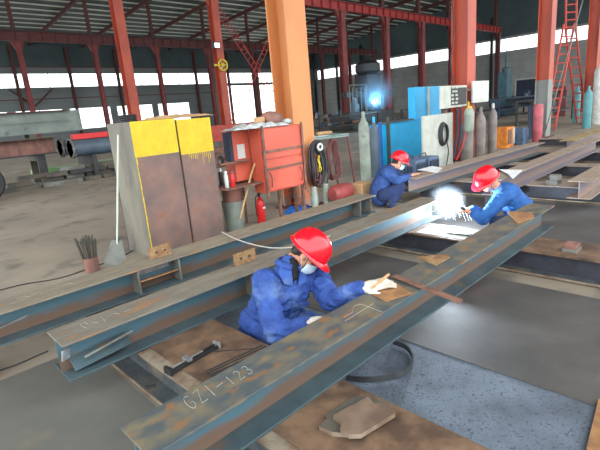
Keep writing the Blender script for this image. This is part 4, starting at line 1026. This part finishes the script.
# ================================================================ PEOPLE
def bake(o_mesh, voxel, smooth_it, name):
    tmp = bpy.data.objects.new('tmp', o_mesh); COL.objects.link(tmp)
    r = tmp.modifiers.new('r', 'REMESH'); r.mode = 'VOXEL'; r.voxel_size = voxel; r.use_smooth_shade = True
    sm = tmp.modifiers.new('s', 'SMOOTH'); sm.iterations = smooth_it; sm.factor = .5
    dg = bpy.context.evaluated_depsgraph_get(); me = bpy.data.meshes.new_from_object(tmp.evaluated_get(dg)); me.name = name
    bpy.data.objects.remove(tmp); return me
class Org:
    def __init__(s): s.mb = MB()
    def cap(s, a, b, r0, r1, n=14):
        a = Vector(a); b = Vector(b); d = (b-a); L = d.length; d.normalize(); pts = []; rs = []
        for k in range(4):
            t = k/4*PI/2; pts.append(a-d*r0*math.cos(t)); rs.append(max(.001, r0*math.sin(t)))
        pts += [a, b]; rs += [r0, r1]
        for k in range(1, 5):
            t = k/4*PI/2; pts.append(b+d*r1*math.sin(t)); rs.append(max(.001, r1*math.cos(t)))
        s.mb.tube(pts, rs, n); return s
    def ell(s, c, rad, R=None): s.mb.sphere(c, 1, 18, rad, R); return s
    def chain(s, pts, rs):
        for i in range(len(pts)-1): s.cap(pts[i], pts[i+1], rs[i], rs[i+1])
        return s
    def done(s, name, voxel, sm=4, wr=0, wf=20, seed=0):
        me = s.mb.mesh(name); me = bake(me, voxel, sm, name)
        if wr:
            ns = [v.normal.copy() for v in me.vertices]
            for v, n_ in zip(me.vertices, ns):
                q = v.co*wf+Vector((seed, 0, 0)); k = noise.noise(Vector((q.x, q.y, q.z*1.7))); k2 = noise.noise(Vector((q.x+9, q.y*1.2, q.z*2.1))*1.9)
                k = (1-abs(k)*3.2)+.5*(1-abs(k2)*3.2)-.4
                v.co += n_*wr*k
        return me
def frame(fwd, up):
    f = Vector(fwd).normalized(); u = (Vector(up)-f*Vector(up).dot(f)).normalized(); r = f.cross(u)
    return Matrix((r, f, u)).transposed()   # columns: right, forward, up
def hand(o, wrist, direction, palm_n, curl=.35, s=1.0, side=1, spread=.12):
    """adds palm and 5 fingers to an Org; palm_n = direction the palm faces; side: +1 thumb on right of direction when seen from back"""
    d = Vector(direction).normalized(); pn = (Vector(palm_n)-d*Vector(palm_n).dot(d)).normalized(); w = d.cross(pn).normalized()*side
    wrist = Vector(wrist)
    o.cap(wrist+d*.004, wrist+d*.03, .022*s, .026*s)
    R = Matrix((w, d, pn)).transposed()
    o.ell(wrist+d*.055*s, (.042*s, .052*s, .019*s), R)
    for i, (off, L) in enumerate(((.031, .072), (.011, .08), (-.01, .075), (-.03, .06))):
        p = wrist+d*.088*s+w*off*s; dd = (d+w*spread*off*20*.2).normalized(); rr = .0095*s
        ang = curl*(1+.1*i)
        for seg in range(3):
            q = p+dd*L*s*[.45, .32, .23][seg]; o.cap(p, q, rr, rr*.9, 8); p = q; rr *= .92
            dd = (dd*math.cos(ang)+pn*math.sin(ang)).normalized()
            # keep rotation in finger plane
            ang = ang
    p = wrist+d*.035*s+w*.035*s; dd = (d*.75+w*.6+pn*.25).normalized(); q = p+dd*.038*s; o.cap(p-dd*.02, q, .014*s, .012*s, 8)
    dd = (d*.9+w*.2+pn*.35).normalized(); o.cap(q, q+dd*.032*s, .0115*s, .0095*s, 8)
def person(label, head, hf, hu, J, jm, hands='glove', mask=True, trm=None, wr=.009, voxel=.0085, undershirt=True, bulk=1.0, gs=1.15):
    """J: dict of joints: neck, chest, waist, pelvis, shL, elL, wrL, shR, elR, wrR, hipL, knL, anL, toL, ... (world)"""
    t = thing('person', label, 'person', (J['pelvis'].x, J['pelvis'].y, 0))
    H = frame(hf, hu); head = Vector(head)
    hp = lambda x, y, z: head+H @ Vector((x, y, z))
    # ---- body
    o = Org()
    o.ell(hp(0, -.012, .025), (.074, .094, .095), H); o.ell(hp(0, .03, -.045), (.058, .062, .07), H); o.ell(hp(0, .055, -.088), (.03, .03, .022), H)
    o.cap(hp(0, .09, .0), hp(0, .108, -.03), .009, .013, 8); o.ell(hp(0, .084, -.062), (.024, .012, .008), H); o.ell(hp(0, .082, -.074), (.02, .012, .007), H)
    for s in (-1, 1):
        o.ell(hp(s*.076, -.01, -.01), (.01, .02, .032), H); o.ell(hp(s*.045, .05, -.03), (.022, .025, .025), H); o.ell(hp(s*.03, .078, .018), (.02, .014, .006), H)
    o.cap(hp(0, -.03, -.06), J['neck'], .054, .058)
    o.chain([J['neck'], J['chest'], J['waist'], J['pelvis']], [.06, .12, .11, .13])
    for s in 'LR':
        o.chain([J['sh'+s], J['el'+s], J['wr'+s]], [.052, .04, .027])
        o.cap(J['chest'], J['sh'+s], .1, .055)
        o.chain([J['pelvis'], J['hip'+s]], [.11, .1]); o.chain([J['hip'+s], J['kn'+s], J['an'+s]], [.075, .05, .035])
        o.cap(J['an'+s], J['to'+s], .035, .03)
        if hands == 'bare' or (hands == 'mixed' and s == 'L'): hand(o, J['wr'+s], J['hd'+s], J['pn'+s], side=J.get('sd'+s, 1))
    me = o.done('body', .0065, 3)
    link_mesh('body', me, M['skin'], t, smooth=True)
    # ---- jacket
    o = Org()
    ch, wa, pe = J['chest'], J['waist'], J['pelvis']
    sh = (J['shL']-J['shR']).normalized(); R = Matrix.Identity(3)
    up = (J['neck']-J['waist']).normalized(); fw = sh.cross(up).normalized(); 
    RT = Matrix((sh, fw, up)).transposed()
    b_ = bulk; o.ell(ch, (.19*b_, .14*b_, .17), RT); o.ell((ch+wa)/2, (.18*b_, .14*b_, .16), RT); o.ell(wa, (.175*b_, .145*b_, .15), RT); o.cap(wa, pe+(wa-pe)*.05, .155*b_, .17*b_)
    mid = (J['shL']+J['shR'])/2
    o.cap(J['shL'], J['shR'], .068, .068); o.cap(J['chest']+up*.05, J['neck']-up*.01, .11, .074)
    for s in 'LR':
        d = (J['wr'+s]-J['el'+s]).normalized()
        o.chain([J['sh'+s], J['el'+s], J['wr'+s]-d*.025], [.078*bulk, .066*bulk, .05*bulk]); o.cap(J['chest']+up*.04, J['sh'+s], .1, .075*bulk)
        o.cap(J['wr'+s]-d*.055, J['wr'+s]-d*.015, .052*bulk, .05*bulk)
    me = o.done('jacket', voxel, 3, wr, 12)
    jk = link_mesh('jacket', me, jm, t, smooth=True)
    # collar
    mb = MB(); n = 18; R2 = frame(fw, up)
    c0 = J['neck']-up*.0
    for lay in (0,):
        A = []; B = []; C_ = []; D = []
        for k in range(n):
            a = math.radians(-250+(320)*k/(n-1)); 
            v = Vector((math.cos(a), math.sin(a), 0))
            dr = .014*math.sin(a)
            A.append(mb.bm.verts.new(c0+R2 @ (v*.07+Vector((0, 0, -.02+dr))))); B.append(mb.bm.verts.new(c0+R2 @ (v*.078+Vector((0, 0, .03+dr)))))
            C_.append(mb.bm.verts.new(c0+R2 @ (v*.1+Vector((0, 0, -.012+dr)))))
        for k in range(n-1):
            mb.bm.faces.new((A[k], A[k+1], B[k+1], B[k])); mb.bm.faces.new((B[k], B[k+1], C_[k+1], C_[k]))
        for k in range(n-1): mb.bm.faces.new((C_[k], C_[k+1], A[k+1], A[k]))
        mb.bm.faces.new((A[0], B[0], C_[0])); mb.bm.faces.new((A[-1], C_[-1], B[-1]))
    build('collar', mb, jm, jk, smooth=True)
    if undershirt:
        o = Org(); o.cap(J['neck']+up*.01+fw*.022, J['neck']-up*.05+fw*.075, .056, .04); me = o.done('undershirt', .01, 2); link_mesh('undershirt', me, M['undershirt'], t, smooth=True)
        for sg in (-1, 1):
            nk = J['neck']; q = [nk+sh*sg*.075+fw*.0+up*.035, nk+sh*sg*.035+fw*.085+up*.0, nk+sh*sg*.02+fw*.135-up*.085, nk+sh*sg*.085+fw*.125-up*.07, nk+sh*sg*.115+fw*.06-up*.02]
            mb = MB(); mb.prism(q, (fw*.012+up*.006)); build('lapel', mb, jm, jk, bevel=.004)
        # front placket
        mb = MB(); pts = [J['neck']+fw*.085-up*.03, ch+fw*.15+up*.02, (ch+wa)/2+fw*.15, wa+fw*.15]
        mb.strip(smoothpath(pts, 4), sh*.02, .004); build('placket', mb, jm, jk)
        for s in (-1, 1):
            c = ch+fw*.14+sh*s*.1-up*.02
            mb = MB(); mb.cb(c, (.1, .012, .045), RT); build('pocket_flap', mb, jm, jk, bevel=.004)
    # ---- trousers
    o = Org(); o.cap(pe+(wa-pe)*.2, pe, .14, .145)
    for s in 'LR':
        o.chain([pe, J['hip'+s]], [.125, .115]); o.chain([J['hip'+s], J['kn'+s], J['an'+s]], [.105, .08, .062])
    me = o.done('trousers', .013, 4, .005, 15); link_mesh('trousers', me, trm or M['trouser'], t, smooth=True)
    for s in 'LR':
        o = Org(); d = (J['to'+s]-J['an'+s]).normalized(); o.cap(J['an'+s]-d*.03+Vector((0, 0, -.005)), J['to'+s], .048, .042); o.cap(J['an'+s], J['an'+s]+Vector((0, 0, .05)), .045, .045)
        me = o.done('boot', .01, 3); link_mesh('boot', me, M['boot'], t, smooth=True)
        if hands == 'glove' or (hands == 'mixed' and s == 'R'):
            o = Org(); hand(o, J['wr'+s], J['hd'+s], J['pn'+s], J.get('curl'+s, .35), gs, J.get('sd'+s, 1)); d = Vector(J['hd'+s]).normalized()
            d2 = (J['wr'+s]-J['el'+s]).normalized(); o.cap(J['wr'+s]-d2*.01, J['wr'+s]+d*.02, .04, .037)
            me = o.done('glove', .0045, 2); link_mesh('glove', me, M['glove'], t, smooth=True)
    # ---- head details
    o = Org(); o.ell(hp(0, -.03, .03), (.079, .086, .092), H); o.ell(hp(0, -.065, -.03), (.06, .04, .045), H); me = o.done('hair', .007, 2); link_mesh('hair', me, M['hair'], t, smooth=True)
    for s in (-1, 1):
        mb = MB(); mb.sphere(hp(s*.03, .0875, .004), .0085, 10, (1.3, .7, .6), H); build('eye', mb, M['eye'], t, smooth=True)
    if mask:
        mb = MB(); n, m_ = 12, 8; g = []
        for i in range(n+1):
            a = math.radians(-68+136*i/n); row = []
            for j in range(m_+1):
                v = j/m_; zz_ = -.1+.105*v*(1-.25*abs(a)); bulge = .016*math.sin(PI*v)*math.cos(a)
                rx = .074; ry = .105+bulge if v < .8 else .108+bulge
                row.append(hp(math.sin(a)*(rx+.006), math.cos(a)*ry*(.92+.1*v if v < .5 else .97)+.004, zz_))
            g.append(row)
        F_ = [[mb.bm.verts.new(p) for p in r] for r in g]
        for i in range(n):
            for j in range(m_): mb.bm.faces.new((F_[i][j], F_[i+1][j], F_[i+1][j+1], F_[i][j+1]))
        ge = bmesh.ops.extrude_face_region(mb.bm, geom=mb.bm.faces[:])
        for v in ge['geom']:
            if isinstance(v, bmesh.types.BMVert): v.co += (hp(0, 0, -.04)-v.co).normalized()*.003
        mk = build('mask', mb, M['mask'], t, smooth=True)
        mb = MB()
        for s in (-1, 1):
            mb.tube(smoothpath([hp(s*.077, .035, -.02), hp(s*.083, .01, .0), hp(s*.086, -.02, .005)]), .002, 5); mb.tube(smoothpath([hp(s*.074, .035, -.08), hp(s*.08, .01, -.05), hp(s*.086, -.02, -.015)]), .002, 5)
        build('ear_loop', mb, M['mask'], mk)
    # ---- helmet
    hc = hp(0, -.008, .03); T = H @ RX(math.radians(4))
    mb = MB(); n = 40; m_ = 12; rows = []
    def hpt(a, e):
        # a azimuth from forward, e elevation 0..1
        x = math.sin(a); y = math.cos(a); c_ = math.cos(e*PI/2)**.85; s_ = math.sin(e*PI/2)
        R_x, R_y, R_z = .126, .15, .15
        ridge = .007*max(0, 1-abs(x*c_*R_x)/.018)*min(1, s_*3)
        return Vector((x*c_*R_x, y*c_*R_y, s_*R_z+ridge))
    for j in range(m_):
        rows.append([mb.bm.verts.new(hc+T @ hpt(2*PI*k/n, j/m_)) for k in range(n)])
    topv = mb.bm.verts.new(hc+T @ (hpt(0, 1)+Vector((0, 0, 0))))
    for j in range(m_-1):
        for k in range(n): mb.bm.faces.new((rows[j][k], rows[j][(k+1) % n], rows[j+1][(k+1) % n], rows[j+1][k]))
    for k in range(n): mb.bm.faces.new((rows[-1][k], rows[-1][(k+1) % n], topv))
    inner = [mb.bm.verts.new(hc+T @ (hpt(2*PI*k/n, 0)*.93+Vector((0, 0, .0)))) for k in range(n)]
    for k in range(n): mb.bm.faces.new((rows[0][k], inner[k], inner[(k+1) % n], rows[0][(k+1) % n]))
    it = mb.bm.verts.new(hc+T @ Vector((0, 0, .1)))
    for k in range(n): mb.bm.faces.new((inner[k], it, inner[(k+1) % n]))
    hl = build('helmet', mb, M['helmet'], t, smooth=True)
    mb = MB(); up_ = []; lo_ = []; 
    ib = []
    for k in range(n+1):
        a = 2*PI*k/n; f_ = math.cos(a); ext = .012+(.042*max(0, f_)**1.5); v = hpt(a, 0); o_ = Vector((v.x, v.y, 0)); o2 = o_*(1+ext/o_.length)
        dz = -.006-(.016*max(0, f_)**2)
        up_.append(mb.bm.verts.new(hc+T @ (o_*.985+Vector((0, 0, .008))))); lo_.append(mb.bm.verts.new(hc+T @ (o2+Vector((0, 0, dz+.003))))); ib.append(mb.bm.verts.new(hc+T @ (o_*.985+Vector((0, 0, -.003)))))
    lw = [mb.bm.verts.new(v.co-(T @ Vector((0, 0, .004)))) for v in lo_]
    for k in range(n):
        mb.bm.faces.new((up_[k], up_[k+1], lo_[k+1], lo_[k])); mb.bm.faces.new((lo_[k], lo_[k+1], lw[k+1], lw[k])); mb.bm.faces.new((lw[k], lw[k+1], ib[k+1], ib[k]))
    build('brim', mb, M['helmet'], hl, smooth=True)
    mb = MB()
    for s in (-1, 1): mb.tube(smoothpath([hp(s*.088, .01, .04), hp(s*.078, .03, -.03), hp(s*.045, .055, -.1), hp(0, .06, -.118)]), .003, 5)
    build('chin_strap', mb, M['dark'], hl)
    return t
V = Vector
# --- front worker
J = dict(neck=at(289, 264, y=2.14), chest=at(281, 293, y=2.2), waist=at(269, 320, y=2.3), pelvis=at(264, 338, y=2.38))
J['shR'] = at(265, 282, y=2.2); J['shL'] = at(316, 276, y=2.12)
J['elR'] = at(275, 333, y=1.98); J['wrR'] = at(306, 325, y=1.8); J['hdR'] = V((.8, -.55, .05)); J['pnR'] = V((0, 0, -1))
J['elL'] = at(331, 301, y=1.9); J['wrL'] = at(360, 291, y=1.7); J['wrL'].z = .505
J['wrL'] = at(360, 289, y=1.68)
J['hdL'] = V((.68, -.5, .1)); J['pnL'] = V((0, .25, -1)); J['sdL'] = -1; J['curlL'] = .25; J['curlR'] = .3
for s, dx in (('L', .12), ('R', -.12)):
    P0 = J['pelvis']; J['hip'+s] = V((P0.x+dx*.8, P0.y-.04, .2)); J['kn'+s] = V((P0.x+.06+dx*1.3, 2.0, .12)); J['an'+s] = V((P0.x+dx*.8, 2.32, .075)); J['to'+s] = V((P0.x+dx*.8, 2.46, .05))
man1 = person('person in blue jacket, mask and white gloves crouching behind the front beam', at(307, 254, y=2.07), (.36, -.56, -.74), (.3, -.3, .9), J, M['cloth'], bulk=1.12, gs=1.4, trm=M['cloth'])
# marking tool in hand
a = at(372, 289, z=Z1+.03); b = at(387, 276, z=Z1+.06)
tag(build('wood_wedge', MB().prism([a+V((0, 0, .0)), a+V((.02, -.01, 0)), b+V((.02, -.01, 0)), b], (0, 0, .016)), M['wood'], bevel=.002), 'small pale wooden wedge held in the front worker\'s white glove', 'wedge')
# --- rear squatting worker (depth ~7.1)
D2 = 7.15
g2 = lambda px, py, dd=0: at(px, py, d=D2+dd)
J = dict(neck=g2(390, 168), chest=g2(386, 175), waist=g2(381, 187), pelvis=g2(381, 195))
J['shR'] = g2(385, 173, -.16); J['shL'] = g2(394, 172, .18); J['elR'] = g2(398, 181, -.2); J['wrR'] = g2(409, 176, -.1); J['hdR'] = V((.8, -.55, .2)); J['pnR'] = V((0, 0, -1))
J['elL'] = g2(402, 181, .2); J['wrL'] = g2(411, 175, .12); J['hdL'] = V((.8, -.55, .15)); J['pnL'] = V((0, 0, -1))
for s, dd in (('L', .13), ('R', -.13)):
    J['hip'+s] = g2(383, 195, dd); J['kn'+s] = g2(401, 187, dd*1.5); J['an'+s] = g2(391, 207, dd*1.3); J['an'+s].z = .08; J['to'+s] = J['an'+s]+V((.13, -.12, -.03))
person('person in navy work clothes and red helmet squatting by the end of the rear beam', g2(399, 162), (.62, -.62, -.48), (.3, -.3, .9), J, M['cloth2'], hands='bare', wr=.004, bulk=1.1)
# --- welder on the right (depth ~5.1)
D3 = 5.15
g3 = lambda px, py, dd=0: at(px, py-(9 if py < 240 else 0), d=D3+dd)
J = dict(neck=g3(500, 197), chest=g3(508, 205), waist=g3(519, 218), pelvis=g3(523, 232))
J['shR'] = g3(503, 201, .17); J['shL'] = g3(505, 205, -.16); J['elL'] = g3(483, 228, -.15); J['wrL'] = g3(471, 220, -.05); J['hdL'] = V((-.8, .45, .15)); J['pnL'] = V((.1, 0, -1))
J['elR'] = g3(487, 226, .2); J['wrR'] = g3(472, 218, .1); J['hdR'] = V((-.9, .2, .1)); J['pnR'] = V((.1, 0, -1))
for s, dd in (('L', -.12), ('R', .12)):
    J['hip'+s] = g3(524, 232, dd); J['kn'+s] = g3(497, 232, dd*1.5); J['an'+s] = g3(515, 250, dd*1.2); J['an'+s].z = .08; J['to'+s] = J['an'+s]+V((-.14, .08, -.03))
person('person in bright blue jacket and red helmet welding at the end of the second beam', g3(487, 190), (-.7, .35, -.6), (-.5, .2, .85), J, M['cloth3'], hands='bare', mask=False, undershirt=False, wr=.004, bulk=1.1)
# torch
c = at(447, 204, z=Z1+.03)
w = g3(464, 206)
t = thing('welding_torch', 'thin dark welding torch in the right hand welder\'s hands', 'torch', c)
build('nozzle', MB().tube([at(453, 201, d=D3-.12), at(461, 207, d=D3-.08)], .011, 8), M['silver'], t)
build('grip', MB().tube([at(461, 207, d=D3-.08), at(468, 213, d=D3-.08)], .017, 8), M['dark'], t)
# papers
px_plate('paper_sheet', 'white paper sheet on the rear beam in front of the squatting worker', [(417, 170), (432, 166), (443, 168), (437, 173)], Z1+.004, .002, M['paper'], 'paper')
a = [at(498, 170, d=5.9), at(510, 171, d=5.9), at(523, 170, d=6.0), at(514, 178, d=5.8), at(510, 179, d=5.8)]
mb = MB(); mb.prism([at(x, y, z=Z1+.02) for x, y in ((499, 169.5), (523, 170), (513, 179), (508, 174))], (0, 0, .003)); tag(build('paper_sheet', mb, M['paper']), 'white paper sheet on the pinkish beam behind the right hand welder\'s helmet', 'paper')

# ================================================================ ARCS & SMOKE
arcp = at(446, 204, y=2.54); 
t = thing('welding_arc', 'brilliant blue white welding arc at the end of the second beam', 'welding arc', arcp)
mb = MB(); mb.sphere(arcp, .022, 12); build('arc_core', mb, M['arc'], t, smooth=True)
random.seed(11); mb = MB()
for k in range(34):
    v = Vector((random.gauss(0, 1), random.gauss(0, 1), random.gauss(-.1, 1))).normalized(); l0 = random.uniform(.03, .05); l1 = random.uniform(.07, .2)
    mb.tube([arcp+v*l0, arcp+v*l1+V((0, 0, -l1*l1*1.2))], [.0016, .0006], 4)
for k in range(9):
    x = random.uniform(-.02, .22); mb.tube([arcp+V((x*.7, -x*.7, -.04)), arcp+V((x, -x, -.12-random.random()*.12))], [.001, .0005], 4)
o = build('sparks', mb, M['spark'], t); o['kind'] = 'stuff'
def volmat(name, dens, col, r):
    m = bpy.data.materials.new(name); m.use_nodes = True; nt = m.node_tree; nt.nodes.clear(); N = nt.nodes; L = nt.links
    out = N.new('ShaderNodeOutputMaterial'); vs = N.new('ShaderNodeVolumeScatter'); vs.inputs['Color'].default_value = (*col, 1); vs.inputs['Anisotropy'].default_value = .2
    tc = N.new('ShaderNodeTexCoord'); ln = N.new('ShaderNodeVectorMath'); ln.operation = 'LENGTH'; L.new(tc.outputs['Object'], ln.inputs[0])
    mr = N.new('ShaderNodeMapRange'); mr.inputs[1].default_value = 0; mr.inputs[2].default_value = r; mr.inputs[3].default_value = dens; mr.inputs[4].default_value = 0
    nz = N.new('ShaderNodeTexNoise'); nz.inputs['Scale'].default_value = 3/r*.5; L.new(tc.outputs['Object'], nz.inputs['Vector'])
    mu = N.new('ShaderNodeMath'); mu.operation = 'MULTIPLY'; L.new(ln.outputs['Value'], mr.inputs[0]); L.new(mr.outputs[0], mu.inputs[0]); L.new(nz.outputs['Fac'], mu.inputs[1])
    L.new(mu.outputs[0], vs.inputs['Density']); L.new(vs.outputs[0], out.inputs['Volume']); return m
def smoke(label, c, r, dens, col=(.8, .9, 1)):
    mb = MB(); mb.sphere((0, 0, 0), r, 20); o = build('smoke_puff', mb, volmat('smoke', dens, col, r), origin=(0, 0, 0)); o.location = c; return tag(o, label, 'smoke', kind='stuff')
smoke('thin haze ball added around the near arc for its glow', arcp+V((0, -.0, .02)), .24, 1.5)  # haze volume added to give the arc a soft glow halo
def plight(name, loc, power, col, r=.02):
    l = bpy.data.lights.new(name, 'POINT'); l.energy = power; l.color = col; l.shadow_soft_size = r; o = bpy.data.objects.new(name, l); COL.objects.link(o); o.location = loc; return o
plight('arc_light', arcp+V((.03, -.05, .01)), 110, (.72, .86, 1))
fa = at(374, 103, y=19.0)
t = thing('welding_arc', 'distant bright cyan welding arc in front of the dark gantry machine', 'welding arc', fa)
build('arc_core', MB().sphere(fa, .06, 12, (1, 1, 1.6)), M['arcfar'], t, smooth=True)
smoke('blue lit smoke rising over the distant arc', fa+V((.3, 0, .8)), 1.5, .4, (.45, .75, 1))
plight('far_arc_light', fa+V((0, -.15, .1)), 420, (.3, .66, 1), .05)

# ================================================================ LIGHT
w = bpy.data.worlds.new('world'); S.world = w; w.use_nodes = True; nt = w.node_tree; bg = nt.nodes['Background']
tc = nt.nodes.new('ShaderNodeTexCoord'); sp = nt.nodes.new('ShaderNodeSeparateXYZ'); nt.links.new(tc.outputs['Generated'], sp.inputs[0])
cr = nt.nodes.new('ShaderNodeValToRGB'); cr.color_ramp.elements[0].position = .45; cr.color_ramp.elements[0].color = (.55, .54, .5, 1); cr.color_ramp.elements[1].position = .52; cr.color_ramp.elements[1].color = (.93, .97, 1, 1)
mr = nt.nodes.new('ShaderNodeMapRange'); mr.inputs[1].default_value = -1; mr.inputs[2].default_value = 1; nt.links.new(sp.outputs['Z'], mr.inputs[0]); nt.links.new(mr.outputs[0], cr.inputs[0])
nt.links.new(cr.outputs[0], bg.inputs['Color']); bg.inputs['Strength'].default_value = 3.0
S.view_settings.view_transform = 'Standard'; S.view_settings.look = 'None'; S.view_settings.gamma = 1; S.view_settings.exposure = 0.35
S.view_settings.use_curve_mapping = False
S.cycles.use_denoising = True
S.cycles.max_bounces = 8; S.cycles.diffuse_bounces = 4; S.cycles.volume_bounces = 0
S.cycles.sample_clamp_indirect = 6
